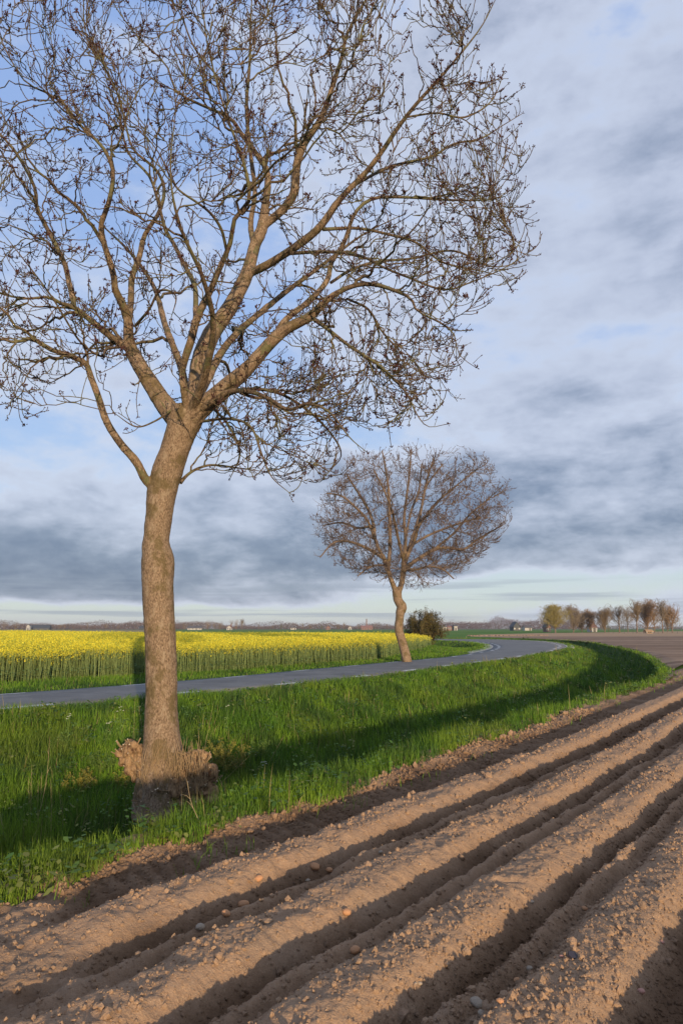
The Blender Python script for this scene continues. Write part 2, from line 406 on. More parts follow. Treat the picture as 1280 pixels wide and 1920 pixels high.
c = n.mix(n.math('MULTIPLY', n.sm(a2, 0.45, 0.60), 0.6), c, (0.18, 0.175, 0.165)); c = n.mix(n.math('MULTIPLY', n.sm(n.noise(v, 0.35, 6, 0.65), 0.54, 0.60), 0.5), c, (0.075, 0.072, 0.07))
n.put(b.inputs['Base Color'], c)
bn = n.new('ShaderNodeBump'); bn.inputs['Strength'].default_value = 0.4; bn.inputs['Distance'].default_value = 0.01
n.put(bn.inputs['Height'], n.noise(v, 90, 3, 0.6)); n.l.new(bn.outputs[0], b.inputs['Normal'])
cols = 7; V = []
for k in range(cols):
    f = k / (cols - 1); P = RO * (1 - f) + RI * f
    V.append(np.column_stack([P, np.full(len(P), .012 + .05 * (1 - (2 * f - 1) ** 2))]))
V = np.array(V)
Vs = np.concatenate([[V[0] - [0, 0, .15]], V, [V[-1] - [0, 0, .15]]])
road = struct_mesh('road', Vs.reshape(-1, 3), [grid_faces(Vs.shape[0], Vs.shape[1])[:, ::-1]], m)
M_line = simple('road_paint', (0.52, 0.52, 0.50), 0.6, 0.15, 14)
M_conc = simple('concrete', (0.36, 0.34, 0.31), 0.85, 0.18, 5, 0.3)
def along(P):
    L = np.concatenate([[0], np.cumsum(np.linalg.norm(np.diff(P, axis=0), axis=1))]); return L
def dash_strip(P, Q, s0, s1, off, wd):
    """dash on the road between arc lengths s0..s1 of edge P, inset towards Q"""
    L = along(P); s = np.linspace(s0, s1, 5)
    p = np.stack([np.interp(s, L, P[:, i]) for i in (0, 1)], -1); q = np.stack([np.interp(s, L, Q[:, i]) for i in (0, 1)], -1)
    d = q - p; Wd = np.linalg.norm(d, axis=1)[:, None]; d = d / Wd
    zf = lambda o: .012 + .05 * (1 - (2 * o / Wd - 1) ** 2) + .005
    a = np.column_stack([p + d * off, zf(off)]); c = np.column_stack([p + d * (off + wd), zf(off + wd)])
    V = np.concatenate([a, c]); k = len(s); i = np.arange(k - 1)
    return V, np.stack([i, i + 1, i + 1 + k, i + k], -1)
for P, Q, ph, per, ln in ((RO, RI, 0.0, 4.3, 1.25), (RI, RO, 0.6, 4.3, 1.25)):
    L = along(P); s = np.interp(5, P[:, 1], L) if False else L[np.abs(P[:, 1] - 9).argmin()] + ph
    cnt = 0
    while s < L[-1] - 60 and cnt < 48:
        y = np.interp(s, L, P[:, 1]); x = np.interp(s, L, P[:, 0])
        bend = y > (58 if P is RO else 55) and x > 8
        V, Fq = dash_strip(P, Q, s, s + (ln if not bend else 1.5), .22 if not bend else .45, .24 if not bend else .26)
        mesh_np('edge_dash', V, [Fq], M_line, road)
        s += per if not bend else 3.6; cnt += 1
def edging(P, Q, y0, y1, x0, wd):
    m_ = (P[:, 1] > y0) & (P[:, 1] < y1) & (P[:, 0] > x0)
    p = P[m_]; q = Q[m_]; d = (p - q) / np.linalg.norm(p - q, axis=1)[:, None]
    tp = np.clip(np.minimum(np.arange(len(p)), np.arange(len(p))[::-1]) / 14., 0.05, 1)[:, None]
    a = np.column_stack([p - d * .02, np.full(len(p), .026)]); c = np.column_stack([p + d * wd * tp, np.full(len(p), .034)])
    e = np.column_stack([p + d * wd * tp, np.full(len(p), -.2)])
    mesh_np('concrete_edging', np.concatenate([a, c, e]), [grid_faces(3, len(p))], M_conc, road)
edging(RI, RO, 50, 104, 5, .8); edging(RO, RI, 62, 115, 10, .75)

def surf(x, y):
    t = tcoord(x, y); g = terrain(x, y); w_ = sstep(-2.42, -2.15, t)
    return np.where(t > -2.95, soil_z(x, y) * w_ + (1 - w_) * (g + ((fbm(x * 5, y * 5, 61, 3) - .5) * .08 + .03) * sstep(-2.55, -2.2, t) - .05 * sstep(-2.5, -2.9, t)), g)
# ---------------------------------------------------------------- trees
M_bark, n, b = mat('ash_bark', 0.9, 0.15)
tc = n.new('ShaderNodeTexCoord'); v = tc.outputs['Object']
sv = n.new('ShaderNodeMapping'); n.l.new(v, sv.inputs[0]); sv.inputs['Scale'].default_value = (1, 1, .45)
b1 = n.noise(sv.outputs[0], 55, 5, 0.7); b2 = n.noise(v, 3.2, 5, 0.6); b3 = n.noise(sv.outputs[0], 14, 6, 0.7)
c = n.mix(n.sm(b1, .3, .7), (0.075, 0.048, 0.03), (0.31, 0.22, 0.145))
c = n.mix(n.sm(b3, 0.50, 0.66), c, (0.27, 0.205, 0.14))
c = n.mix(n.math('MULTIPLY', n.sm(b2, 0.50, 0.62), 0.75), c, (0.105, 0.078, 0.034))     # algae and stains
c = n.mix(n.math('MULTIPLY', n.sm(b1, 0.64, 0.72), 0.6), c, (0.48, 0.42, 0.34))
n.put(b.inputs['Base Color'], c)
bn = n.new('ShaderNodeBump'); bn.inputs['Strength'].default_value = 0.8; bn.inputs['Distance'].default_value = 0.012
n.put(bn.inputs['Height'], n.math('ADD', b1, n.math('MULTIPLY', b3, 1.2))); n.l.new(bn.outputs[0], b.inputs['Normal'])
M_twig, n, b = mat('twig_bark', 0.85, 0.2)
tc = n.new('ShaderNodeTexCoord'); v = tc.outputs['Object']
b2 = n.noise(v, 2.6, 4, 0.6); b1 = n.noise(v, 30, 3, 0.6)
c = n.mix(n.sm(b1, .35, .65), (0.045, 0.030, 0.020), (0.155, 0.108, 0.070))
c = n.mix(n.math('MULTIPLY', n.sm(b2, 0.45, 0.62), 0.6), c, (0.13, 0.135, 0.06))
n.put(b.inputs['Base Color'], c)
M_bud = simple('bud_clusters', (0.055, 0.018, 0.016), 0.8, 0.5, 9)
M_bud2 = simple('bud_clusters_pale', (0.075, 0.040, 0.032), 0.8, 0.5, 9)
M_twig2 = simple('pale_twig_bark', (0.150, 0.108, 0.080), 0.85, 0.4, 3)
M_cut = simple('cut_wood', (0.52, 0.42, 0.30), 0.85, 0.2, 9)

class Tubes:
    def __init__(s): s.g = {}
    def add(s, P, r, k):
        """P (M,N,3) polylines, r (M,N) radii, k sides"""
        s.g.setdefault((P.shape[1], k), []).append((P, r))
    def arrays(s):
        VV = []; FF = []; off = 0
        for (N, k), L in s.g.items():
            P = np.concatenate([a for a, _ in L]); r = np.concatenate([a for _, a in L])
            M = len(P)
            T = np.gradient(P, axis=1); T /= np.linalg.norm(T, axis=2, keepdims=True) + 1e-9
            mt = T.mean(1); ref = np.zeros((M, 3)); ax = np.abs(mt).argmin(1); ref[np.arange(M), ax] = 1
            U = np.cross(T, ref[:, None, :]); U /= np.linalg.norm(U, axis=2, keepdims=True) + 1e-9
            W = np.cross(T, U)
            a = np.arange(k) * 2 * np.pi / k
            ring = P[:, :, None, :] + r[:, :, None, None] * (np.cos(a)[None, None, :, None] * U[:, :, None, :] + np.sin(a)[None, None, :, None] * W[:, :, None, :])
            VV.append(ring.reshape(-1, 3))
            base = off + np.arange(M)[:, None, None] * (N * k); i = np.arange(N - 1)[None, :, None] * k; j = np.arange(k)[None, None, :]; j2 = (j + 1) % k
            q = np.stack([base + i + j, base + i + j2, base + i + k + j2, base + i + k + j], -1).reshape(-1, 4)
            FF.append(q[:, ::-1]); off += M * N * k
            if k >= 5:
                FF.append(((off - M * N * k) + np.arange(M)[:, None] * (N * k) + np.arange(k)[None, :])[:, ::-1])
                cap = (off - M * N * k) + np.arange(M)[:, None] * (N * k) + (N - 1) * k + np.arange(k)[None, :]
                FF.append(cap)
        return np.concatenate(VV), FF
def unit(v): return v / (np.linalg.norm(v, axis=-1, keepdims=True) + 1e-9)

def grow(P0, D0, L, n, rg, wig, trop, env=None):
    """step M branches at once; trop(frac) adds an upward/downward pull"""
    M = len(P0); P = np.zeros((M, n, 3)); P[:, 0] = P0; d = unit(D0); st = (L / (n - 1))[:, None]
    curl = unit(rg.normal(size=(M, 3))) * wig * .7
    for i in range(1, n):
        f = i / (n - 1)
        t = trop(f)
        d = d + rg.normal(size=(M, 3)) * wig + curl * math.sin(f * 5.0)
        d[:, 2] += t
        if env is not None:
            c, rr = env; q = (P[:, i - 1] - c) / rr; e = np.linalg.norm(q, axis=1, keepdims=True)
            d = d - unit(q) * np.clip(e - .96, 0, .5) * .9
        d = unit(d); P[:, i] = P[:, i - 1] + d * st
    return P
def spawn(P, r, per_m, t0, rg, ang, dens=None):
    """side shoots along polylines P (M,N,3)"""
    M, N, _ = P.shape
    seg = np.linalg.norm(np.diff(P, axis=1), axis=2); L = seg.sum(1)
    n = rg.poisson(L * per_m * (1 - t0) * (dens if dens is not None else 1))
    idx = np.repeat(np.arange(M), n)
    if len(idx) == 0: return None
    t = t0 + (1 - t0) * rg.random(len(idx)) ** .85
    f = t * (N - 1); i = np.minimum(f.astype(int), N - 2); w_ = (f - i)[:, None]
    p = P[idx, i] * (1 - w_) + P[idx, i + 1] * w_
    T = unit(P[idx, i + 1] - P[idx, i])
    q = rg.normal(size=(len(idx), 3)); q = unit(q - (q * T).sum(1, keepdims=True) * T)
    a = rg.uniform(ang[0], ang[1], len(idx))[:, None]
    return p, T * np.cos(a) + q * np.sin(a), t, (r[idx, i] * (1 - w_[:, 0]) + r[idx, i + 1] * w_[:, 0]), idx

OCT = np.array([[1, 0, 0], [-1, 0, 0], [0, 1, 0], [0, -1, 0], [0, 0, 1], [0, 0, -1]], float)
OCF = np.array([[0, 2, 4], [2, 1, 4], [1, 3, 4], [3, 0, 4], [2, 0, 5], [1, 2, 5], [3, 1, 5], [0, 3, 5]])
def octs(P, size, axis_, rg, slim=.45):
    """small pointed solids at P, long axis along axis_"""
    M = len(P); A = unit(axis_); rf = unit(rg.normal(size=(M, 3))); U = unit(np.cross(A, rf)); W = np.cross(A, U)
    s = size[:, None]
    V = P[:, None, :] + OCT[None, :, 0:1] * (U * s * slim)[:, None, :] + OCT[None, :, 1:2] * (W * s * slim)[:, None, :] + OCT[None, :, 2:3] * (A * s)[:, None, :]
    return V.reshape(-1, 3), (OCF[None] + (np.arange(M) * 6)[:, None, None]).reshape(-1, 3)

def limb_from_px(pts, D0, sub=6):
    """pts: (px, py, radius px, depth offset m)"""
    W = []
    for px, py, rp, dy in pts:
        p, s = unproj(px, py, Y=D0 + dy); W.append([*p, rp * s * np.interp(rp, [2, 5, 10, 16, 22, 28], [.42, .47, .60, .76, .9, 1])])
    W = catmull(np.array(W), sub); q = np.linspace(0, 1, len(W)); return W[:, :3], np.maximum(W[:, 3] * np.interp(q, [0, .7, 1], [1, .95, .45]), .005)

def tree_limbs(limbs, D0, sub):
    out = []
    for pts in limbs: out.append(limb_from_px(pts, D0, sub))
    return out
def resamp(P, r, n):
    L = along(P); s = np.linspace(0, L[-1], n)
    return np.stack([np.interp(s, L, P[:, i]) for i in range(3)], -1), np.interp(s, L, r)

def fuse(o, voxel, disp=0.0, size=.15):
    md = o.modifiers.new('fuse', 'REMESH'); md.mode = 'VOXEL'; md.voxel_size = voxel; md.use_smooth_shade = True
    sm = o.modifiers.new('soften', 'SMOOTH'); sm.factor = .5; sm.iterations = 3
    if disp:
        for d_, s_ in ((disp, size), (disp * .35, size * .3)):
            tx = bpy.data.textures.new('lumps', 'CLOUDS'); tx.noise_scale = s_; tx.noise_depth = 3
            dm = o.modifiers.new('lumps', 'DISPLACE'); dm.texture = tx; dm.strength = d_; dm.mid_level = .5; dm.texture_coords = 'LOCAL'
def one_tube(T, P, r, k): T.add(P[None], r[None], k)

def make_crown(limbs, rg, env, targets, counts, tw, rmin, budp=.5, bs=1.0, droop=None, leanup=.12, name_parent=None, tmat=None, bmat=None):
    """fill the crown: branches reach from the traced limbs to points spread through the crown, then carry twigs"""
    T = Tubes(); CP = []; CT = []; CR = []; AP = []; AR = []
    def cand(P, r):
        t_ = unit(np.gradient(P, axis=0)); CP.append(P); CT.append(t_); CR.append(r)
    for lp, lr in limbs:
        a, c = resamp(lp, lr, 40); T.add(a[None], c[None] * .97, 9); q, w_ = resamp(lp, lr, 26); cand(q[3:], w_[3:]); AP.append(resamp(lp, lr, 14)[0][7:]); AR.append(w_[-7:])
    N = 14
    for bi, cnt in enumerate(counts):
        P_, Tg, Rr = np.concatenate(CP), np.concatenate(CT), np.concatenate(CR)
        tg = targets(cnt, bi); newP = []; newR = []
        for t_ in tg:
            v_ = t_ - P_; d_ = np.linalg.norm(v_, axis=1); cs = (v_ * Tg).sum(1) / (d_ + 1e-6)
            cost = d_ * (1.35 - .75 * cs) + (cs < .25) * 3 + (d_ < .35) * 5 + (d_ > (2.6, 1.9, 1.3)[bi]) * 1.5
            k = int(cost.argmin()); p0 = P_[k]; L = d_[k]
            if L > 3.0: continue
            f = np.linspace(0, 1, N)[:, None]; c1 = p0 + (Tg[k] * .6 + unit(v_[k]) * .4) * L * .38; 
            low = 0 if droop is None else float(np.clip((droop - t_[2]) / 1.2, 0, 1))
            up_end = leanup * (1 - low) - .10 * low
            c2 = t_ - (unit(v_[k]) + np.array([0, 0, 1.4 * up_end + .25])) * L * .30
            B = (1 - f) ** 3 * p0 + 3 * (1 - f) ** 2 * f * c1 + 3 * (1 - f) * f ** 2 * c2 + f ** 3 * t_
            wv = np.cumsum(rg.normal(0, 1, (N, 3)), 0); wv -= f * wv[-1]; wv = wv * (L * .024); wv[0] = 0
            # slight zigzag at every few nodes, as ash branches have
            B = B + wv
            r0 = min(Rr[k] * .68, .006 + .0085 * L * (1.7, 1.25, .95)[bi]); r0 = max(r0, rmin * 1.3)
            newP.append(B); newR.append(np.linspace(r0, max(rmin * 1.05, r0 * .33), N))
        newP = np.array(newP); newR = np.array(newR); T.add(newP, newR, 6 if bi < 2 else 5); AP += list(newP[:, ::1]); AR += list(newR)
        for q, w_ in zip(newP, newR): cand(q[4:], w_[4:])
    A = np.array([q if len(q) == N else resamp(q, np.ones(len(q)), N)[0] for q in AP]); Ra = np.full(A.shape[:2], rmin * 1.8)
    z_ = A[..., 2].mean(1); low = np.zeros(len(A)) if droop is None else np.clip((droop - z_) / 1.2, 0, 1)
    def grow2(p, d, L, n, wig, lw, a_up, a_dn):
        P = np.zeros((len(p), n, 3)); m = lw > .3
        for mk, tr in ((m, a_dn), (~m, a_up)):
            if mk.any(): P[mk] = grow(p[mk], d[mk], L[mk], n, rg, wig, tr, env)
        return P
    s2 = spawn(A, Ra, tw[0], .12, rg, (.45, .95)); p2, d2, t2, pr2, i2 = s2; d2[:, 2] += .18; L2 = rg.uniform(.22, .75, len(p2)) * (1.1 - .4 * t2) * tw[2]
    P2 = grow2(p2, d2, L2, 7, .10, low[i2], lambda f: .10, lambda f: -.10 if f < .5 else .26); R2 = np.linspace(1.25, .95, 7)[None] * np.full((len(P2), 1), rmin); T.add(P2, R2, 4)
    s3 = spawn(P2, R2, tw[1], .2, rg, (.45, .9)); s3b = spawn(A, Ra, tw[1] * .5, .3, rg, (.5, 1.0))
    p3 = np.concatenate([s3[0], s3b[0]]); d3_ = np.concatenate([s3[1], s3b[1]]); d3_[:, 2] += .35; L3 = rg.uniform(.06, .24, len(p3)) * tw[2]
    P3 = grow(p3, d3_, L3, 4, rg, .14, lambda f: .16); T.add(P3, np.linspace(1, .75, 4)[None] * np.full((len(P3), 1), rmin * .85), 3)
    P1 = A; ones = lambda x, v_: np.full(len(x), v_)
    # also twigs straight on the thin ends of the limbs
    V, Fc = T.arrays()
    crown = mesh_np('crown', V, Fc, tmat or M_twig, name_parent, True)
    # flower clusters and pointed buds
    tips = np.concatenate([P3[:, -1], P2[:, -1], P1[:, -1]]); dirs = np.concatenate([P3[:, -1] - P3[:, -2], P2[:, -1] - P2[:, -2], P1[:, -1] - P1[:, -2]])
    pr_ = np.concatenate([ones(P3, budp * .45), ones(P2, budp), ones(P1, 1.)])
    zf = 1.0
    m_ = rg.random(len(tips)) < pr_
    q = tips[m_]; nn = 8
    ctr = np.repeat(q, nn, 0); sz = np.repeat(rg.uniform(.55, 1.35, len(q)), nn) * .0165 * bs
    off = unit(rg.normal(size=(len(ctr), 3)) + [0, 0, .5]) * (sz * rg.uniform(.4, 1.7, len(ctr)))[:, None]
    V1, F1 = octs(ctr + off, sz * rg.uniform(.6, 1.1, len(ctr)), off, rg, .42)
    q2 = tips[~m_]; V2, F2 = octs(q2, ones(q2, .016 * bs), dirs[~m_], rg, .42)
    # side buds on twigs
    s4 = np.concatenate([P2[:, 1:-1].reshape(-1, 3), P3[:, 1:3].reshape(-1, 3)])
    s4 = s4[rg.random(len(s4)) < .45]; V3, F3 = octs(s4 + rg.normal(size=s4.shape) * .004 * bs, ones(s4, .012 * bs), rg.normal(size=s4.shape), rg, .5)
    VV = np.concatenate([V1, V2, V3]); FF = np.concatenate([F1, F2 + len(V1), F3 + len(V1) + len(V2)])
    mesh_np('bud_clusters', VV, [FF], bmat or M_bud, crown)
    return crown

# --- the big tree by the ditch
D1 = 11.4
base1, s1_ = unproj(305, 1490, Y=D1)
T1 = [(308, 1530, 56, 0), (308, 1490, 50, 0), (306, 1450, 44, 0), (305, 1410, 37, 0), (304, 1380, 33.5, 0), (303, 1340, 30.5, 0), (303, 1280, 29, 0), (301, 1200, 28.5, 0), (297, 1130, 28.5, 0), (296, 1085, 29.5, 0), (296, 1050, 30, 0), (293, 1025, 26.5, 0),
      (294, 1005, 25, 0), (299, 965, 26, 0), (303, 925, 27.5, 0), (315, 880, 28, 0), (328, 845, 27, 0), (338, 815, 28, 0), (348, 785, 33, 0), (352, 765, 30, 0)]
L1 = [
 # lower left limb
 [(300, 925, 13, 0), (274, 900, 12.5, -.15), (255, 865, 12, -.3), (225, 830, 11.5, -.45), (200, 790, 11, -.6), (185, 745, 10.5, -.7), (170, 705, 10, -.8), (160, 680, 9.5, -.85), (125, 665, 9, -.9), (95, 655, 8.5, -1), (60, 635, 8, -1.1), (30, 642, 7, -1.2), (0, 637, 6, -1.3), (-60, 655, 5, -1.5), (-120, 700, 3, -1.6)],
 # big left limb and its forks
 [(345, 800, 24, 0), (322, 775, 22, 0), (300, 745, 20, .1), (280, 715, 19, .15), (265, 690, 18, .2), (250, 665, 17, .3), (236, 650, 11, .3), (200, 625, 10.5, .2), (170, 600, 9.5, .1), (140, 577, 9, 0), (115, 569, 7, -.2), (90, 557, 6.5, -.4), (50, 560, 5.5, -.6), (0, 550, 5, -.8), (-70, 520, 4, -1), (-130, 490, 2.5, -1.2)],
 [(140, 577, 8, 0), (137, 560, 9.5, .1), (130, 530, 9, .3), (120, 490, 8.5, .5), (95, 440, 8, .7), (70, 390, 7.5, .9), (65, 350, 6.5, 1), (30, 285, 6, 1.2), (0, 250, 5, 1.3), (-60, 170, 4, 1.5), (-100, 90, 2.5, 1.6)],
 [(252, 668, 16, .3), (242, 635, 14, .3), (240, 600, 12.5, .2), (230, 570, 12, 0), (217, 545, 10.5, -.2), (212, 510, 10, -.3), (195, 455, 9.5, -.5), (190, 420, 9, -.6), (203, 385, 8.5, -.7), (212, 340, 8, -.8), (210, 310, 7.5, -.9), (190, 272, 6.5, -1), (155, 240, 6, -1.1), (125, 200, 5.5, -1.2), (90, 175, 5, -1.3), (50, 155, 4.5, -1.4), (20, 110, 4, -1.5), (-10, 40, 3, -1.6), (-30, -40, 2, -1.7)],
 [(242, 600, 11, .3), (246, 560, 10, .6), (248, 520, 9.5, .8), (262, 480, 9, 1), (272, 440, 8, 1.2), (300, 395, 7, 1.3), (308, 350, 6.5, 1.5), (290, 315, 6, 1.6), (250, 280, 5, 1.7), (235, 230, 4.5, 1.9), (215, 160, 4, 2), (170, 90, 3, 2.1), (150, 0, 2, 2.1)],
 [(255, 610, 6, .2), (280, 580, 5, -.2), (300, 545, 5, -.5), (330, 555, 4, -.8), (320, 600, 3, -1)],
 # middle limbs
 [(352, 770, 12, -.2), (345, 735, 10.5, -.4), (342, 700, 10, -.5), (348, 670, 11, -.6), (358, 640, 12, -.7), (370, 595, 11.5, -.8), (392, 550, 10.5, -1), (413, 500, 9.5, -1.2), (432, 455, 8.5, -1.4), (440, 410, 8, -1.6), (468, 372, 7.5, -1.8), (455, 300, 7, -2), (430, 230, 6, -2.1), (405, 150, 5.5, -2.2), (385, 60, 4.5, -2.3), (378, -30, 3, -2.4)],
 [(366, 605, 8, -.7), (367, 575, 9, -.5), (365, 535, 8.5, -.3), (345, 495, 8, 0), (325, 455, 7.5, .2), (310, 430, 7, .3), (297, 380, 6, .5), (280, 330, 5.5, .6), (240, 285, 5, .7), (225, 220, 4, .8), (200, 150, 3.5, .9), (190, 60, 2.5, 1)],
 [(425, 470, 6, -1.3), (415, 430, 6, -1.6), (395, 400, 5.5, -1.9), (370, 380, 5, -2.2), (330, 350, 4.5, -2.5), (300, 290, 4, -2.8), (270, 250, 3, -3)],
 [(360, 775, 22, .1), (368, 735, 20, .2), (374, 690, 21, .4), (384, 655, 20.5, .5), (400, 620, 19.5, .7), (425, 585, 18.5, .9), (448, 545, 17.5, 1.1), (466, 505, 16.5, 1.3), (476, 465, 15, 1.4), (492, 425, 15, 1.5), (497, 385, 12, 1.6), (502, 350, 11, 1.7), (500, 320, 10, 1.8), (482, 290, 9, 1.9), (452, 250, 8, 2), (430, 220, 7, 2.1), (380, 198, 6, 2.3), (330, 170, 6, 2.4), (312, 122, 5, 2.5), (255, 65, 4.5, 2.6), (210, 0, 3.5, 2.7), (190, -60, 2, 2.8)],
 [(492, 425, 12, 1.5), (528, 395, 12, 1.4), (551, 362, 12.5, 1.2), (556, 312, 12, 1), (570, 270, 11, .8), (600, 225, 10, .6), (622, 165, 8.5, .4), (640, 110, 7.5, .3), (652, 60, 7, .2), (690, -10, 5, 0), (720, -80, 3, -.1)],
 [(478, 470, 10, 1.4), (470, 420, 9, 1.8), (478, 360, 8, 2.2), (470, 290, 7.5, 2.4), (462, 200, 7, 2.6), (468, 120, 6, 2.8), (470, 40, 5, 3), (475, -50, 3, 3.2)],
 [(455, 250, 5, 2), (420, 235, 5, 1.6), (425, 170, 4.5, 1.4), (365, 90, 4, 1.2), (340, 20, 3.5, 1), (330, -40, 2.5, 1)],
 # right leaning branch through the middle
 [(462, 515, 12, 1.3), (495, 500, 12, 1.1), (528, 480, 11.5, .9), (565, 455, 12, .7), (600, 425, 11.5, .5), (640, 370, 10, .2), (684, 325, 9, 0), (715, 285, 8.5, -.2), (745, 240, 8, -.4), (780, 195, 7, -.6), (825, 145, 6.5, -.8), (870, 92, 5.5, -1), (905, 45, 4.5, -1.1), (930, -5, 3, -1.2)],
 [(760, 220, 4.5, -.5), (820, 212, 4, -.3), (870, 220, 4, 0), (920, 190, 3.5, .2), (945, 135, 2.5, .3)],
 [(650, 355, 6, .2), (720, 317, 6, .6), (760, 305, 5.5, .8), (810, 293, 5, 1), (850, 270, 4.5, 1.2), (900, 260, 4, 1.3), (942, 235, 3, 1.4), (980, 212, 2.5, 1.5)],
 [(605, 430, 7, .5), (670, 428, 6, .8), (730, 440, 5.5, 1.2), (780, 455, 5, 1.5), (830, 492, 4.5, 1.7), (900, 508, 4, 1.9), (950, 520, 2.5, 2)],
 [(545, 475, 7, .8), (600, 472, 6.5, .4), (645, 474, 6, 0), (682, 482, 5.5, -.4), (720, 502, 5, -.7), (765, 520, 5, -1), (830, 543, 4.5, -1.2), (880, 530, 4, -1.4), (950, 500, 3.5, -1.5), (1000, 465, 2.5, -1.6)],
 # big right limb
 [(360, 780, 24, -.1), (390, 755, 21, -.2), (420, 730, 20, -.3), (440, 712, 19, -.4), (467, 688, 17, -.5), (500, 650, 16, -.6), (535, 618, 15, -.7), (580, 594, 13.5, -.8), (605, 570, 11, -.9), (630, 550, 9.5, -1), (665, 535, 8.5, -1.1), (700, 533, 8, -1.2), (740, 545, 7, -1.4), (770, 560, 6, -1.5), (782, 583, 5.5, -1.6), (825, 605, 5, -1.7), (850, 625, 4.5, -1.8), (860, 665, 3.5, -1.8), (893, 690, 2, -1.8)],
 [(510, 640, 11, -.5), (535, 600, 10, -.2), (575, 568, 9.5, .1), (612, 528, 9, .3), (622, 490, 8.5, .5), (645, 455, 8, .6), (665, 400, 7, .7), (700, 372, 6.5, .8), (760, 370, 5.5, .9), (840, 375, 5, 1), (910, 375, 4, 1.1), (945, 365, 3, 1.2), (975, 340, 2, 1.2)],
 [(620, 530, 6, .3), (660, 505, 6, .6), (710, 490, 5.5, 1), (770, 485, 5, 1.4), (850, 470, 4.5, 1.7), (920, 500, 4, 2), (985, 490, 2.5, 2.2)],
 [(585, 595, 8, -.8), (618, 620, 7, -1.1), (650, 645, 6.5, -1.3), (680, 665, 6, -1.5), (710, 685, 5.5, -1.6), (740, 712, 5, -1.8), (765, 742, 4, -1.9), (780, 775, 3.5, -2), (802, 800, 3, -2), (838, 795, 2, -2)],
 [(650, 560, 5, -.8), (690, 580, 5, -.4), (715, 620, 4.5, -.2), (745, 650, 4, 0), (770, 640, 3, .1)],
 # drooping boughs under the fork
 [(380, 765, 11, -.3), (430, 735, 9.5, -.7), (470, 735, 8.5, -1), (505, 748, 7.5, -1.3), (540, 768, 7, -1.5), (580, 757, 6, -1.8), (620, 775, 5, -2), (655, 820, 4, -2.1), (690, 850, 3, -2.2)],
 [(400, 752, 8, .3), (460, 730, 7, .8), (530, 740, 6, 1.3), (600, 790, 5, 1.8), (640, 850, 4, 2.1), (610, 890, 2.5, 2.2)],
 [(380, 790, 6, -.4), (430, 785, 5.5, -1), (470, 800, 5, -1.4), (490, 850, 4.5, -1.6), (510, 895, 3.5, -1.7), (550, 930, 2.5, -1.8)],
 [(338, 905, 8, .1), (352, 890, 6, .2), (372, 878, 5.5, .3), (400, 872, 5, .5), (450, 878, 4, .8), (500, 885, 2.5, 1)],
 [(395, 760, 6, 0), (430, 800, 5, .3), (450, 850, 4.5, .6), (430, 900, 3, .8)],
 [(320, 770, 5, -.2), (290, 790, 4, -.6), (255, 800, 3.5, -.9), (215, 775, 3, -1.2)],
 [(262, 690, 4, .1), (262, 715, 4, -.1), (250, 722, 3, -.2)],
 # boughs towards the camera and away from it
 [(360, 770, 14, -.2), (385, 700, 12, -.9), (400, 610, 10, -1.6), (380, 520, 8, -2.3), (340, 430, 6.5, -2.9), (320, 330, 5, -3.3), (330, 200, 3.5, -3.6)],
 [(355, 770, 13, .2), (340, 690, 11, 1), (310, 610, 10, 1.8), (290, 540, 8, 2.6), (250, 480, 6, 3.2), (200, 430, 4.5, 3.7), (140, 380, 3, 4)],
 [(380, 730, 12, .4), (430, 640, 11, 1.4), (520, 560, 9, 2.4), (600, 500, 7, 3.2), (680, 440, 5, 3.8), (760, 400, 3, 4.2)],
 [(230, 650, 6, .3), (200, 655, 5, -.3), (190, 668, 5, -.6), (150, 640, 4.5, -1), (100, 560, 4, -1.6), (40, 480, 3.5, -2.1), (0, 430, 2.5, -2.4)],
]
ash = empty('ash_tree', base1)
tag(ash, 'largest bare tree, in the foreground, thick trunk on a knobbly burl in the ditch', 'tree')
def to_local(o, parent):
    o.parent = parent; o.matrix_parent_inverse = parent.matrix_world.inverted() if False else Matrix.Translation(-Vector(parent.location))
rg1 = np.random.default_rng(21)
limbs1 = tree_limbs(L1, D1, 5)
T = Tubes(); tp, tr = limb_from_px(T1, D1, 5); tr = tr / np.interp(np.linspace(0, 1, len(tr)), [0, .7, 1], [1, .95, .45]); one_tube(T, tp, tr, 20)
for lp, lr in limbs1:
    kk = int((lr > .045).sum())
    if kk > 2: one_tube(T, lp[:kk + 1], lr[:kk + 1], 10)
# root flare
b3d = np.array(base1)
for k, (a, L_) in enumerate([(200, .42), (250, .38), (300, .42), (340, .40), (30, .4), (90, .35), (150, .4)]):
    dr = np.array([math.cos(R(a)), math.sin(R(a)), 0])
    pts = np.array([b3d + [0, 0, .75], b3d + [0, 0, .45] + dr * .16, b3d + [0, 0, .12] + dr * .30, b3d + [0, 0, -.35] + dr * L_ * .9])
    one_tube(T, catmull(pts, 4), np.interp(np.linspace(0, 1, 13), [0, .5, 1], [.16, .17, .09]), 10)
V, Fc = T.arrays()
trunk = mesh_np('trunk', V, Fc, M_bark, None, True); to_local(trunk, ash)
fuse(trunk, .017, .026, .22)
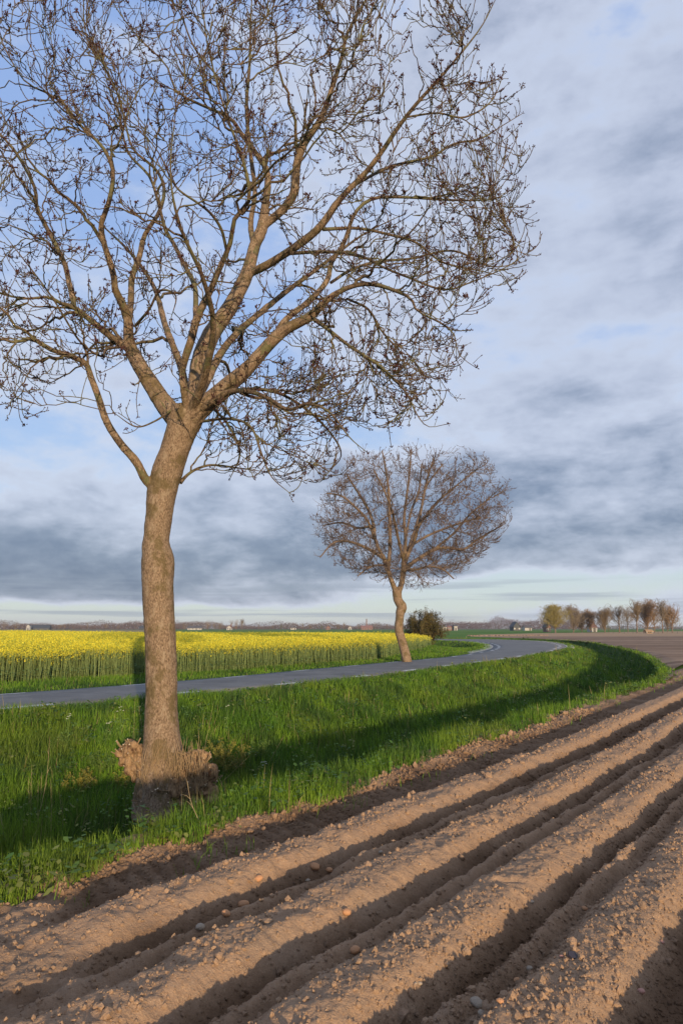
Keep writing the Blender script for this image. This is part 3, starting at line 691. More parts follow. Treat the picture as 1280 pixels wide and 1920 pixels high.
# burl with cut sucker stubs around the foot
bm = bmesh.new(); rr_ = random.Random(5)
def blob(bm, p, r, sub=2):
    bmesh.ops.create_icosphere(bm, subdivisions=sub, radius=1, matrix=Matrix.Translation(p) @ Matrix.Rotation(rr_.uniform(0, 6), 4, 'Z') @ Matrix.Diagonal((r * rr_.uniform(.8, 1.2), r * rr_.uniform(.8, 1.2), r * rr_.uniform(.7, 1.3), 1)))
blobs_px = [(252, 1404, 17, -.02), (236, 1420, 17, 0), (258, 1430, 21, -.05), (246, 1440, 12, 0), (232, 1404, 9, .02), (268, 1442, 14, -.12), (282, 1462, 17, -.22), (290, 1478, 20, -.25), (306, 1488, 20, -.28), (288, 1496, 15, -.25),
            (330, 1480, 20, -.28), (322, 1492, 18, -.28), (345, 1486, 18, -.26), (362, 1470, 18, -.2), (374, 1480, 18, -.15), (388, 1462, 21, -.1), (374, 1440, 22, -.1), (362, 1418, 19, -.06), (382, 1422, 13, 0), (356, 1452, 20, -.16), (388, 1488, 19, -.12), (372, 1475, 24, -.2),
            (335, 1504, 16, -.27), (365, 1500, 16, -.2), (310, 1506, 16, -.27), (275, 1484, 14, -.2), (262, 1462, 12, -.1), (272, 1500, 18, -.18), (300, 1518, 20, -.22), (335, 1522, 20, -.22), (370, 1516, 18, -.16), (393, 1502, 13, -.05), (298, 1530, 24, -.1), (350, 1530, 24, -.1)]
stub = Tubes(); cuts = []
for px, py, rp, dy in blobs_px:
    for k in range(7):
        a = rr_.uniform(0, 6.28); q = rp * rr_.uniform(.2, .95)
        p, s_ = unproj(px + q * math.cos(a), py + q * math.sin(a) * .9, Y=D1 + dy + rr_.uniform(-.06, .06)); blob(bm, p, rp * s_ * rr_.uniform(.32, .7))
me = bpy.data.meshes.new('burl'); bm.to_mesh(me); bm.free()
m_burl, n, b = mat('burl_wood', 0.95, 0.1)
tc = n.new('ShaderNodeTexCoord'); v = tc.outputs['Object']
mp = n.new('ShaderNodeMapping'); n.l.new(v, mp.inputs[0]); mp.inputs['Scale'].default_value = (1, 1, .3)
q1 = n.noise(mp.outputs[0], 26, 6, 0.7); q2 = n.noise(v, 4.5, 4, 0.6)
c = n.mix(n.sm(q1, .30, .60), (0.085, 0.048, 0.027), (0.33, 0.215, 0.12)); c = n.mix(n.sm(q2, .56, .68), c, (0.085, 0.045, 0.028))
n.put(b.inputs['Base Color'], c)
bn = n.new('ShaderNodeBump'); bn.inputs['Strength'].default_value = 1; bn.inputs['Distance'].default_value = 0.03
n.put(bn.inputs['Height'], q1); n.l.new(bn.outputs[0], b.inputs['Normal'])
me.materials.append(m_burl)
burl = bpy.data.objects.new('burl', me); C.objects.link(burl); burl.parent = trunk
fuse(burl, .018, .05, .09)
# suckers and stubs
S = Tubes(); Sc = Tubes()
for i in range(230):
    px, py, rp, dy = rr_.choice(blobs_px)
    p, s_ = unproj(px, py, Y=D1 + dy)
    a = rr_.uniform(math.pi, 2 * math.pi) if rr_.random() < .75 else rr_.uniform(0, 6.28)
    d = np.array([math.cos(a) * .9, math.sin(a) * .9, rr_.uniform(-.1, 1.0)]); d /= np.linalg.norm(d)
    L_ = rr_.uniform(.03, .10) + rp * s_
    r_ = rr_.uniform(.004, .011)
    pts = np.stack([p, p + d * L_ * .6, p + d * L_ + [0, 0, .02]])
    S.add(pts[None], np.full((1, 3), r_), 6)
    e = pts[-1]; dd = unit(pts[-1] - pts[-2])
    if rr_.random() < .45: Sc.add(np.stack([e, e + dd * .004])[None], np.full((1, 2), r_ * 1.1), 8)
for i in range(190):        # thin dead shoots leaning on the foot
    px = rr_.uniform(265, 385); py = rr_.uniform(1430, 1490)
    p, s_ = unproj(px, py, Y=D1 - rr_.uniform(.3, .42)); L_ = rr_.uniform(.08, .42)
    d = np.array([rr_.uniform(-.35, .35), rr_.uniform(-.1, .3), 1.0]); q = p + d * L_ * .5; e = p + d * L_ + [rr_.uniform(-.06, .06), 0, 0]
    S.add(np.stack([p, q, e])[None], np.array([[.005, .004, .002]]), 4)
V, Fc = S.arrays(); V2, Fc2 = Sc.arrays(); nf = sum(len(f) for f in Fc); nf2 = sum(len(f) for f in Fc2)
stubs = mesh_np('sucker_stubs', np.concatenate([V, V2]), Fc + [f + len(V) for f in Fc2], [simple('dead_shoots', (.26, .18, .10), .9, .35, 12), M_cut], trunk, False, matidx=[0] * nf + [1] * nf2)
ctr1, sc_ = unproj(430, 330, Y=D1)
def targets1(n, bi):
    o = []
    while len(o) < n:
        q = rg1.normal(size=3); q /= np.linalg.norm(q); rad = rg1.uniform((.35, .45, .55)[bi], 1.0) ** .8 if rg1.random() < .6 else rg1.uniform(.9, 1.02)
        c = np.array(ctr1) + q * rad * np.array([5.0, 4.3, 5.1])
        # silhouette as seen from the road side: open below the left limb, hanging skirt on the right
        b_ = c - [0, 0, CAMH]; k = (b_[1] * math.cos(TH) + b_[2] * math.sin(TH)); px = 640 + F * b_[0] / k; py = 960 - F * (b_[2] * math.cos(TH) - b_[1] * math.sin(TH)) / k
        if rg1.random() < .46:
            x0, x1, y0, y1, d0, d1 = [(390, 640, 700, 905, 9.3, 13), (600, 835, 690, 810, 9.2, 12.5), (-80, 240, 560, 800, 9.5, 12.5), (800, 1000, 150, 560, 9.5, 13), (560, 900, 480, 720, 9, 13), (60, 760, -80, 340, 8.6, 14.5)][rg1.choice(6, p=[.15, .09, .14, .20, .12, .30])]
            c, _ = unproj(rg1.uniform(x0, x1), rg1.uniform(y0, y1), Y=rg1.uniform(d0, d1)); b_ = c - [0, 0, CAMH]; k = (b_[1] * math.cos(TH) + b_[2] * math.sin(TH)); px = 640 + F * b_[0] / k; py = 960 - F * (b_[2] * math.cos(TH) - b_[1] * math.sin(TH)) / k
        if b_[1] < 6.0: continue
        lim = np.interp(px, [-400, 0, 60, 130, 250, 330, 420, 560, 640, 720, 800, 850, 890, 960, 1010], [820, 820, 790, 700, 690, 740, 880, 925, 900, 815, 790, 700, 640, 570, 500])
        if py > lim or px > 1005: continue
        if px > np.interp(py, [-200, 0, 150, 300, 450, 560, 700], [900, 945, 965, 985, 1000, 960, 880]): continue
        o.append(c)
    return np.array(o)
crown = make_crown(limbs1, rg1, (np.array(ctr1), np.array([5.6, 4.9, 5.6])), targets1, (190, 600, 1100), (2.7, 3.4, 1.0), .0058, .55, 1.42, 5.3)
to_local(crown, ash)

# --- second tree, across the road at the edge of the rapeseed
D2 = 37.2
base2, _ = unproj(762, 1238, Y=D2)
T2 = [(763, 1250, 10, 0), (762, 1236, 9.5, 0), (757, 1215, 8.5, 0), (751, 1195, 8.2, 0), (747, 1178, 8, 0), (749, 1160, 8, 0), (750, 1148, 8.6, 0), (753, 1138, 9.5, 0), (746, 1125, 8.4, 0), (744, 1112, 9, 0), (745, 1104, 8, 0)]
L2 = [
 [(743, 1112, 6, 0), (735, 1092, 5.5, 0), (727, 1069, 5, .1), (720, 1048, 4.5, .1), (710, 1030, 4, .1), (703, 1010, 4, .2), (700, 985, 3.6, .3), (690, 955, 3.2, .5), (672, 925, 2.6, .7), (650, 890, 2, .9)],
 [(746, 1112, 6.5, 0), (753, 1092, 6, 0), (756, 1068, 5.5, 0), (757, 1045, 4.5, -.1), (760, 1010, 3.8, -.3), (757, 975, 3.2, -.4), (762, 930, 2.6, -.5), (768, 880, 2, -.6), (770, 845, 1.2, -.6)],
 [(757, 1070, 5, 0), (772, 1056, 4.6, .2), (790, 1044, 4.2, .4), (812, 1031, 3.8, .6), (840, 1027, 3.2, .8), (868, 1030, 2.8, 1), (890, 1015, 2.4, 1.2), (915, 1000, 2, 1.4), (940, 985, 1.2, 1.5)],
 [(757, 1062, 4.6, 0), (764, 1040, 4.2, -.2), (776, 1015, 3.8, -.5), (785, 985, 3.6, -.8), (800, 965, 3, -1), (820, 940, 2.4, -1.2), (850, 915, 2, -1.5), (880, 890, 1.2, -1.7)],
 [(727, 1068, 4.5, 0), (730, 1035, 4.2, .3), (731, 1000, 3.8, .6), (730, 960, 3.3, .9), (728, 915, 2.8, 1.2), (722, 875, 2, 1.4), (716, 845, 1.2, 1.5)],
 [(720, 1048, 4, 0), (700, 1035, 3.4, -.4), (675, 1022, 3, -.8), (645, 1014, 2.6, -1.2), (622, 1020, 2.2, -1.5), (600, 1045, 1.4, -1.7)],
 [(703, 1012, 3.4, 0), (688, 975, 3, -.5), (665, 950, 2.6, -1), (640, 930, 2.2, -1.4), (612, 925, 1.4, -1.7)],
 [(785, 985, 3, -.8), (792, 940, 2.6, -.6), (800, 900, 2.2, -.4), (812, 860, 1.4, -.2)],
 [(812, 1031, 3, .6), (850, 1000, 2.6, .2), (880, 965, 2.2, -.2), (910, 940, 1.4, -.5)],
 [(756, 1050, 3.6, 0), (745, 1005, 3.2, -1), (735, 960, 2.8, -1.8), (720, 920, 2.2, -2.4), (700, 880, 1.4, -2.8)],
 [(757, 1050, 3.6, 0), (775, 1000, 3.2, 1.2), (790, 950, 2.8, 2), (800, 910, 2.2, 2.6), (830, 870, 1.4, 3)],
 [(760, 1068, 3.4, 0), (780, 1068, 3, -.5), (805, 1062, 2.6, -.9), (830, 1068, 2.2, -1.2), (850, 1085, 1.4, -1.3)],
 [(722, 1060, 2.6, 0), (705, 1060, 2.2, -.4), (690, 1065, 2, -.6), (670, 1080, 1.2, -.8)],
 [(760, 1030, 3, 0), (800, 1005, 2.8, 1), (850, 985, 2.4, 1.8), (900, 970, 1.6, 2.2)],
 [(700, 985, 3, 0), (670, 990, 2.6, 1), (640, 980, 2.2, 1.6), (605, 985, 1.4, 2)],
 [(760, 1010, 3, -.3), (770, 960, 2.6, .6), (785, 920, 2.2, .9), (790, 870, 1.4, 1)],
]
tree2 = empty('ash_tree', base2)
tag(tree2, 'smaller round-crowned bare tree with a leaning trunk across the road beside the rapeseed', 'tree')
rg2 = np.random.default_rng(33)
limbs2 = []
for pts in L2:
    W = []
    for px, py, rp, dy in pts:
        p, s = unproj(px, py, Y=D2 + dy); W.append([*p, rp * s * .85])
    W = catmull(np.array(W), 5); limbs2.append((W[:, :3], W[:, 3]))
T = Tubes(); W = []
for px, py, rp, dy in T2:
    p, s = unproj(px, py, Y=D2 + dy); W.append([*p, rp * s])
W = catmull(np.array(W), 5); one_tube(T, W[:, :3], W[:, 3], 16)
for lp, lr in limbs2:
    kk = int((lr > .07).sum())
    if kk > 2: one_tube(T, lp[:kk + 1], lr[:kk + 1], 9)
V, Fc = T.arrays(); t2 = mesh_np('trunk', V, Fc, M_bark, None, True); to_local(t2, tree2); fuse(t2, .035, .06, .4)
c2, _ = unproj(765, 985, Y=D2)
def targets2(n, bi):
    o = []
    while len(o) < n:
        q = rg2.normal(size=3); q /= np.linalg.norm(q); rad = rg2.uniform((.4, .5, .5)[bi], 1.0) ** .7 if rg2.random() < .6 else rg2.uniform(.92, 1.02)
        v_ = q * rad * np.array([5.7, 4.8, 4.3 if q[2] > 0 else 3.3]) * (.78 + .40 * float(fbm(np.array([q[0] * 2.2 + 5]), np.array([q[2] * 2.2 + q[1] + 5]), 7, 2)[0])); o.append(np.array(c2) + v_)
    return np.array(o)
crown2 = make_crown(limbs2, rg2, (np.array(c2), np.array([5.5, 4.9, 4.5])), targets2, (70, 340, 1100), (4.2, 3.6, .9), .0068, .38, 1.5, 5.0, tmat=M_twig2, bmat=M_bud2)
to_local(crown2, tree2)

# ---------------------------------------------------------------- plants made of blades
def blade_mesh(P, h, wd, lean, az, tint, curl=.5):
    """two-stage tapering blades: 5 vertices each"""
    M = len(P); d = np.stack([np.cos(az), np.sin(az), np.zeros(M)], -1); s = np.stack([-np.sin(az), np.cos(az), np.zeros(M)], -1)
    # the flat side faces a random way, independent of the lean
    la = rng.uniform(0, 2 * np.pi, M); s = np.stack([np.cos(la), np.sin(la), np.zeros(M)], -1)
    up = np.array([0, 0, 1.0]); hw = (wd / 2)[:, None]
    mid = P + up * (h * .55)[:, None] + d * (h * lean * .35)[:, None]
    tip = P + up * (h * (1 - .25 * lean))[:, None] + d * (h * lean)[:, None]
    V = np.stack([P - s * hw, P + s * hw, mid + s * hw * .8, mid - s * hw * .8, tip], 1)
    i = np.arange(M)[:, None] * 5
    return V.reshape(-1, 3), i + np.array([[0, 1, 2, 3]]), i + np.array([[3, 2, 4]]), np.repeat(tint, 5, 0)
def blades_obj(name, parts, m, parent=None):
    V = []; Q = []; Tt = []; Cc = []; off = 0
    for v, q, t, c in parts: V.append(v); Q.append(q + off); Tt.append(t + off); Cc.append(c); off += len(v)
    return mesh_np(name, np.concatenate(V), [np.concatenate(Q), np.concatenate(Tt)], m, parent, False, np.concatenate(Cc))
def scatter(n, r0, r1, a0, a1, pw, rg):
    """points around the viewpoint, density falling as distance ** -pw"""
    k = 2 - pw; u = rg.random(n)
    r = (r0 ** k + u * (r1 ** k - r0 ** k)) ** (1 / k) if abs(k) > 1e-3 else r0 * (r1 / r0) ** u
    a = rg.uniform(a0, a1, n); return r * np.sin(a), r * np.cos(a), r
rgg = np.random.default_rng(5)
x, y, r = scatter(900000, 4.5, 130, R(-33), R(31), 1.55, rgg)
z, dR, dS, u = terrain(x, y, True); t = tcoord(x, y)
edge_n = (fbm(x * 1.4, y * 1.4, 81, 3) - .5)
ditch = (dR > .12) & (dS > -.20 + edge_n * .7)
sp_ = (fbm(x * 6, y * 6, 85, 2) > .27) | (dS > .35)
ok = ditch & sp_
x, y, r, z, dR, dS, u = [q[ok] for q in (x, y, r, z, dR, dS, u)]
clump = fbm(x * .8, y * .8, 90, 3); c2_ = fbm(x * 3.5, y * 3.5, 91, 2)
n_ = len(x)
h = (.10 + .34 * clump ** 1.2 + .20 * (c2_ - .25)) * rgg.uniform(.45, 1.35, n_) * (1 + .25 * (u > .5) * (u < .85))
h *= 1 - .5 * np.exp(-((u - .84) / .10) ** 2)
h *= np.interp(dR, [0, .5, 1.5], [.35, .6, 1]) * np.interp(dS, [-.4, .1, .7], [.5, .8, 1])
z = np.where((dS < .8) & (y < 58), np.maximum(z, surf(x, y)), z)
h *= 1 - .68 * np.exp(-(((x + 2.85) / .7) ** 2 + ((y - 11.0) / .75) ** 2))
wd = .0055 * np.maximum(1, r / 8) ** .8 * rgg.uniform(.7, 1.4, n_)
lean = np.abs(rgg.normal(.28, .22, n_)); azb = rgg.normal(2.2, 1.6, n_)
g1_ = np.array([.088, .200, .012]); g2_ = np.array([.190, .310, .022]); g3_ = np.array([.030, .078, .010]); st_ = np.array([.33, .27, .12])
mxv = np.clip(fbm(x * 1.6, y * 1.6, 95, 3) * 2.2 - .6 + rgg.normal(0, .25, n_), 0, 1)[:, None]
mv2 = np.clip(rgg.normal(.25, .3, n_) + (c2_ - .5), 0, 1)[:, None]
tint = (g1_ * (1 - mxv) + g2_ * mxv) * (1 - mv2) + g3_ * mv2
dryp = rgg.random(n_) < .006 + .05 * np.clip(fbm(x * .9 + 4, y * .9, 97, 3) - .52, 0, 1) * 3
tint[dryp] = st_ * rgg.uniform(.6, 1.1, (dryp.sum(), 1))
dk = sstep(.50, .66, fbm(x * 1.1 + 7, y * 1.1, 99, 3))[:, None]; tint = tint * (1 - .55 * dk) + np.array([.028, .070, .018]) * .55 * dk
tint *= rgg.uniform(.7, 1.2, (n_, 1))
yel = sstep(.50, .66, fbm(x * .5, y * .5, 98, 3))[:, None]; tint = tint * (1 - yel * .35) + np.array([.17, .22, .02]) * yel * .35
parts = [blade_mesh(np.stack([x, y, z - .02], -1), h, wd, lean, azb, tint)]
# broad leaves of dock, nettle and cow parsley between the grass
kc = rgg.choice(len(x), 1500, replace=False); bl = []
kx = np.repeat(kc, 16); nb = len(kx); bx = x[kx] + rgg.normal(0, .09, nb); by = y[kx] + rgg.normal(0, .09, nb); bz = z[kx] + h[kx] * rgg.uniform(.35, 1.05, nb)
aa = rgg.uniform(0, 6.28, nb); ln = rgg.uniform(.025, .07, nb) * np.maximum(1, np.hypot(bx, by) / 12) ** .6
u_ = np.stack([np.cos(aa), np.sin(aa), rgg.uniform(-.2, .7, nb)], -1) * ln[:, None]; w__ = np.stack([-np.sin(aa), np.cos(aa), rgg.normal(0, .3, nb)], -1) * (ln * .38)[:, None]; c0 = np.stack([bx, by, bz], -1)
vB = np.stack([c0 - u_ * .5 - w__ * .2, c0 - w__, c0 + u_ * .4 - w__ * .5, c0 + u_ * .4 + w__ * .5, c0 + w__], 1).reshape(-1, 3); iB = np.arange(nb)[:, None] * 5
kt = np.array([[.05, .11, .02], [.09, .16, .03], [.16, .18, .04]])[rgg.integers(0, 3, 1500)]
parts.append((vB, iB + np.array([[1, 2, 3, 4]]), iB + np.array([[0, 1, 4]]), np.repeat(np.repeat(kt, 16, 0) * rgg.uniform(.7, 1.3, (nb, 1)), 5, 0)))
# pale dead stems of last year
kd = rgg.choice(len(x), 1100, replace=False); kd = kd[fbm(x[kd] * .7, y[kd] * .7, 119, 2) > .5]
parts.append(blade_mesh(np.stack([x[kd], y[kd], z[kd]], -1), rgg.uniform(.3, .6, len(kd)), .006 * np.maximum(1, r[kd] / 9), np.abs(rgg.normal(.15, .15, len(kd))), rgg.uniform(0, 6.3, len(kd)), st_ * rgg.uniform(.5, 1.0, (len(kd), 1))))
# verge on the far side of the road and inside the bend
x, y, r = scatter(420000, 14, 150, R(-34), R(31), 1.3, rgg)
dI = -sdist(x, y, R_IN); dP = sdist(x, y, RAPE)
ok = (dI > .1) & (dP > -.6) & (y < 126); x, y, r, dI, dP = [q[ok] for q in (x, y, r, dI, dP)]
z = terrain(x, y); n_ = len(x)
h = (.06 + .16 * fbm(x, y, 101, 3)) * rgg.uniform(.6, 1.3, n_) * np.interp(dI, [0, .4, 1.2], [.4, .7, 1.2]); wd = .006 * np.maximum(1, r / 8) ** .85 * rgg.uniform(.7, 1.4, n_)
mxv = np.clip(fbm(x * 1.3, y * 1.3, 105, 3) * 2 - .5 + rgg.normal(0, .25, n_), 0, 1)[:, None]
tint = g3_ * 1.2 * (1 - mxv) + (g1_ * .5 + g2_ * .5) * mxv
dryp = rgg.random(n_) < .04; tint[dryp] = st_ * .6
parts.append(blade_mesh(np.stack([x, y, z - .01], -1), h, wd, np.abs(rgg.normal(.3, .25, n_)), rgg.uniform(0, 6.3, n_), tint))
# ragged tufts in the lumpy soil edge and a few weeds beyond the bend
x, y, r = scatter(26000, 4.2, 60, R(-33), R(31), 1.5, rgg)
dS = -sdist(x, y, S_EDGE); ok = (dS > -.75) & (dS < .1) & (fbm(x * 2.2, y * 2.2, 111, 2) > .56); x, y, r = x[ok], y[ok], r[ok]; n_ = len(x)
z = np.where(True, soil_z(x, y), 0)
parts.append(blade_mesh(np.stack([x, y, z - .01], -1), rgg.uniform(.05, .2, n_), .006 * np.maximum(1, r / 8), np.abs(rgg.normal(.5, .3, n_)), rgg.uniform(0, 6.3, n_), g1_ * rgg.uniform(.6, 1.4, (n_, 1)) + [.03, .01, 0]))
o = blades_obj('grass', parts, M_leaf); tag(o, 'long green grass covering the ditch banks and road verges', 'grass', kind='stuff')

# ---------------------------------------------------------------- rapeseed crop
rp_ = np.random.default_rng(9)
def crop_h(x, y): return 1.06 + .16 * (fbm(x * .35, y * .35, 121, 3) - .5) * 2 + .10 * (fbm(x * 2, y * 2, 124, 2) - .5)
V = []; Q = []; Tr = []; Cc = []; MI = []
def flowers(x, y, zt, size, npet, spread, colv):
    """racemes: a little cone of petals per head"""
    M = len(x); c = np.stack([x, y, zt], -1)
    o_ = rp_.normal(size=(M, npet, 3)) * np.array([spread, spread, spread * 1.25])[None, None] ; o_[..., 2] -= spread * .6
    o_ = o_ * (size[:, None, None])
    ctr = (c[:, None] + o_).reshape(-1, 3); K = len(ctr)
    a = unit(rp_.normal(size=(K, 3)) + [0, 0, .4]); b_ = unit(np.cross(a, rp_.normal(size=(K, 3)))); n2 = np.cross(a, b_)
    s_ = (np.repeat(size, npet) * rp_.uniform(.7, 1.3, K))[:, None]
    v = np.stack([ctr - b_ * s_, ctr + n2 * s_, ctr + b_ * s_, ctr - n2 * s_], 1).reshape(-1, 3)
    q = np.arange(K)[:, None] * 4 + np.array([[0, 1, 2, 3]])
    cc = np.repeat(np.repeat(colv, npet, 0) * rp_.uniform(.8, 1.12, (K, 1)), 4, 0)
    return v, q, cc
qq = []; vv = []; cc_ = []; mi = []; off = 0
def addq(v, q, c, m_):
    global off
    vv.append(v); qq.append(q + off); cc_.append(c); mi.append(np.full(len(q), m_)); off += len(v)
# front rows, full plants
def in_front(n, d0, d1):
    x = rp_.uniform(-32, 14, n); y = rp_.uniform(8, 100, n); d = -sdist(x, y, RAPE) - .45 * (fbm(x * 1.1, y * 1.1, 151, 2) - .3); a = np.degrees(np.arctan2(x, y))
    ok = (d > d0) & (d < d1) & (a > -33) & (a < 20); return x[ok], y[ok], d[ok]
x, y, d = in_front(360000, 0.0, 1.5); keep = rp_.random(len(x)) < np.interp(np.hypot(x, y), [20, 50, 100], [1, .55, .3]); x, y, d = x[keep], y[keep], d[keep]
hh = crop_h(x, y) * rp_.uniform(.80, 1.05, len(x)) * np.interp(d, [0, .25], [.86, 1]); M = len(x); g = np.stack([x, y, terrain(x, y)], -1)
lx = rp_.normal(0, .05, (M, 2)); az_ = rp_.uniform(0, np.pi, M); fat = np.interp(np.hypot(x, y), [20, 80], [1, 2.4])
for k in range(2):
    s_ = np.stack([np.cos(az_ + k * 1.57), np.sin(az_ + k * 1.57), np.zeros(M)], -1) * (.0065 * fat)[:, None]
    top = g + np.column_stack([lx, hh * .93])
    v = np.stack([g - s_, g + s_, top + s_ * .6, top - s_ * .6], 1).reshape(-1, 3)
    col = np.array([.20, .26, .09]) * rp_.uniform(.7, 1.25, (M, 1))
    addq(v, np.arange(M)[:, None] * 4 + np.array([[0, 1, 2, 3]]), np.repeat(col, 4, 0), 0)
NL = 9
f = rp_.random((M, NL)) ** .8 * .88 + .03; base = g[:, None] + (np.column_stack([lx, hh * .93])[:, None] * f[..., None])
K = M * NL; base = base.reshape(-1, 3); ff = f.ravel()
a = rp_.uniform(0, 2 * np.pi, K); fl = np.repeat(fat, NL)
d_ = np.stack([np.cos(a), np.sin(a), np.where(ff > .5, rp_.uniform(.7, 2.2, K), rp_.uniform(-.5, .6, K))], -1); d_ = unit(d_)
Ls = np.where(ff > .6, .07, .11) * rp_.uniform(.6, 1.3, K) * fl ** .3; s_ = np.stack([-np.sin(a), np.cos(a), rp_.normal(0, .3, K)], -1) * (np.where(ff > .5, .006, .022) * rp_.uniform(.6, 1.2, K) * fl)[:, None]
v = np.stack([base, base + d_ * (Ls * .5)[:, None] + s_, base + d_ * Ls[:, None], base + d_ * (Ls * .5)[:, None] - s_], 1).reshape(-1, 3)
col = np.where((ff > .5)[:, None], np.array([.21, .27, .08]), np.array([.12, .20, .07])) * rp_.uniform(.65, 1.35, (K, 1))
addq(v, np.arange(K)[:, None] * 4 + np.array([[0, 1, 2, 3]]), np.repeat(col, 4, 0), 0)
YEL = np.array([.75, .65, .05]); YG = np.array([.36, .42, .06])
def ycol(M, k=.16): 
    m_ = (rp_.random(M) < k)[:, None]; return np.where(m_, YG, YEL) * rp_.uniform(.75, 1.1, (M, 1))
for k in range(4):
    ks = rp_.random(M) < np.interp(np.hypot(x, y), [20, 60], [.8, .6]) * np.interp(d, [0, .5, 1.2], [.38, .55, 1])
    a = rp_.uniform(0, 6.3, M); rr2 = rp_.uniform(0, .13, M)
    v, q, c = flowers((x + lx[:, 0] + np.cos(a) * rr2)[ks], (y + lx[:, 1] + np.sin(a) * rr2)[ks], (g[:, 2] + hh * (1.04 - .30 * rp_.random(M) ** 2.2))[ks], (.012 * fat ** .7)[ks], 6, 1.5, ycol(ks.sum(), .22)); addq(v, q, c, 1)
# canopy behind the front rows
xs, ys_, r = scatter(560000, 18, 260, R(-34), R(14), 1.25, rp_)
d = -sdist(xs, ys_, RAPE); ok = (d > 1.3); xs, ys_, r = xs[ok], ys_[ok], r[ok]
hole = fbm(xs * .55, ys_ * .9, 131, 3); ok = rp_.random(len(xs)) < np.interp(hole, [.32, .56], [.12, 1]); xs, ys_, r, hole = [q[ok] for q in (xs, ys_, r, hole)]
M = len(xs); sz = .018 * np.maximum(1, r / 22) ** .62
v, q, c = flowers(xs, ys_, terrain(xs, ys_) + crop_h(xs, ys_) * (rp_.uniform(.84, 1.08, M) + .10 * (fbm(xs * 1.3, ys_ * 1.3, 133, 2) - .5)), sz, 4, 1.7, ycol(M, .20)); addq(v, q, c, 1)
o = mesh_np('rapeseed', np.concatenate(vv), [np.concatenate(qq)], [M_leaf, M_petal], None, False, np.concatenate(cc_), np.concatenate(mi))
tag(o, 'yellow flowering rapeseed crop on green stems beyond the road', 'crop', kind='stuff')
# leafy layer below the blossom that closes the gaps
ca = axis((-330, -60, 9), (-60, 14, .5)); cb = axis((-30, 20, 1.5), (20, 110, .5), (110, 230, 6))
CX, CY = np.meshgrid(ca, cb, indexing='ij'); dd = -sdist(CX, CY, RAPE)
CZ = np.where(dd > .9, crop_h(CX, CY) * .80 + terrain(CX, CY) + .10 * (vn(CX * 3, CY * 3, 141) - .5), 0)
Fq = grid_faces(len(ca), len(cb)); ins = (dd > 1.0).ravel()[Fq].all(1)
m, n, b = mat('rapeseed_foliage', 0.9, 0.1)
tc = n.new('ShaderNodeTexCoord'); v = tc.outputs['Object']; k1 = n.noise(v, 9, 5, .7); k2 = n.noise(v, .9, 4, .6)
n.put(b.inputs['Base Color'], n.mix(n.sm(k1, .42, .58), (.05, .075, .015), n.mix(k2, (.20, .19, .03), (.42, .36, .03))))
bn = n.new('ShaderNodeBump'); bn.inputs['Strength'].default_value = 1; bn.inputs['Distance'].default_value = .1; n.put(bn.inputs['Height'], k1); n.l.new(bn.outputs[0], b.inputs['Normal'])
cv = mesh_np('foliage_layer', np.stack([CX, CY, CZ], -1).reshape(-1, 3), [Fq[ins]], m, o, True)

# ---------------------------------------------------------------- far trees, bush and buildings
def far_tree_parts(seed, hgt, width, n1, n2, kind):
    """one bare tree standing at the origin: trunk mesh and crown mesh"""
    rg = np.random.default_rng(seed); Tt = Tubes(); Tc = Tubes()
    th = hgt * {'round': .22, 'tall': .30, 'bushy': .06, 'willow': .12}[kind]
    N = 8; zt = np.linspace(0, hgt * .72, N); ax = np.cumsum(rg.normal(0, hgt * .008, (N, 2)), 0) * np.linspace(0, 1, N)[:, None]
    P = np.column_stack([ax, zt]); r = np.linspace(hgt * .026, hgt * .006, N); Tt.add(P[None], r[None], 7)
    f = rg.uniform(th / (hgt * .72), 1, n1) ** .9; i = f * (N - 1); b0 = np.stack([np.interp(i, np.arange(N), P[:, k]) for k in range(3)], -1)
    a = rg.uniform(0, 2 * np.pi, n1); el_ = rg.uniform(.25, 1.2, n1) + f * .3
    d = np.stack([np.cos(a) * np.cos(el_), np.sin(a) * np.cos(el_), np.sin(el_)], -1)
    env = (np.array([0, 0, hgt * (.58 if kind != 'bushy' else .5)]), np.array([width / 2, width / 2, hgt * .45]))
    L = rg.uniform(.6, 1.0, n1) * width * .66 * (1.15 - .35 * f)
    P1 = grow(b0, d, L, 8, rg, .13, lambda f: .07, env); r1 = np.linspace(1, .35, 8)[None] * (hgt * .008 * rg.uniform(.7, 1.2, n1))[:, None]
    Tc.add(P1, r1, 4)
    s = spawn(P1, r1, n2, .12, rg, (.4, 1.0)); L2 = rg.uniform(.08, .2, len(s[0])) * width
    P2 = grow(s[0], s[1], L2, 5, rg, .2, lambda f: .1, env); Tc.add(P2, np.linspace(1, .5, 5)[None] * np.full((len(P2), 1), hgt * .0034), 3)
    s = spawn(P2, np.full((len(P2), 5), .02), n2 * 1.3, .1, rg, (.4, 1.0)); L3 = rg.uniform(.03, .09, len(s[0])) * width
    P3 = grow(s[0], s[1], L3, 3, rg, .2, lambda f: .1, env); Tc.add(P3, np.full((len(P3), 3), hgt * .0024), 3)
    return Tt.arrays(), Tc.arrays(), P3[:, -1]
M_far = {
 'brown': simple('far_twigs_brown', (0.20, 0.145, 0.085), .9, .3, .4),
 'grey': simple('far_twigs_grey', (0.22, 0.175, 0.125), .9, .3, .4),
 'rust': simple('far_twigs_rust', (0.24, 0.155, 0.085), .9, .3, .4),
 'willow': simple('far_twigs_willow', (0.30, 0.25, 0.085), .9, .3, .4),
 'green': simple('far_leaves_green', (0.10, 0.115, 0.035), .9, .4, .8)}
M_ftrunk = simple('far_trunk_bark', (0.17, 0.125, 0.09), .9, .3, 2)
TT = {}
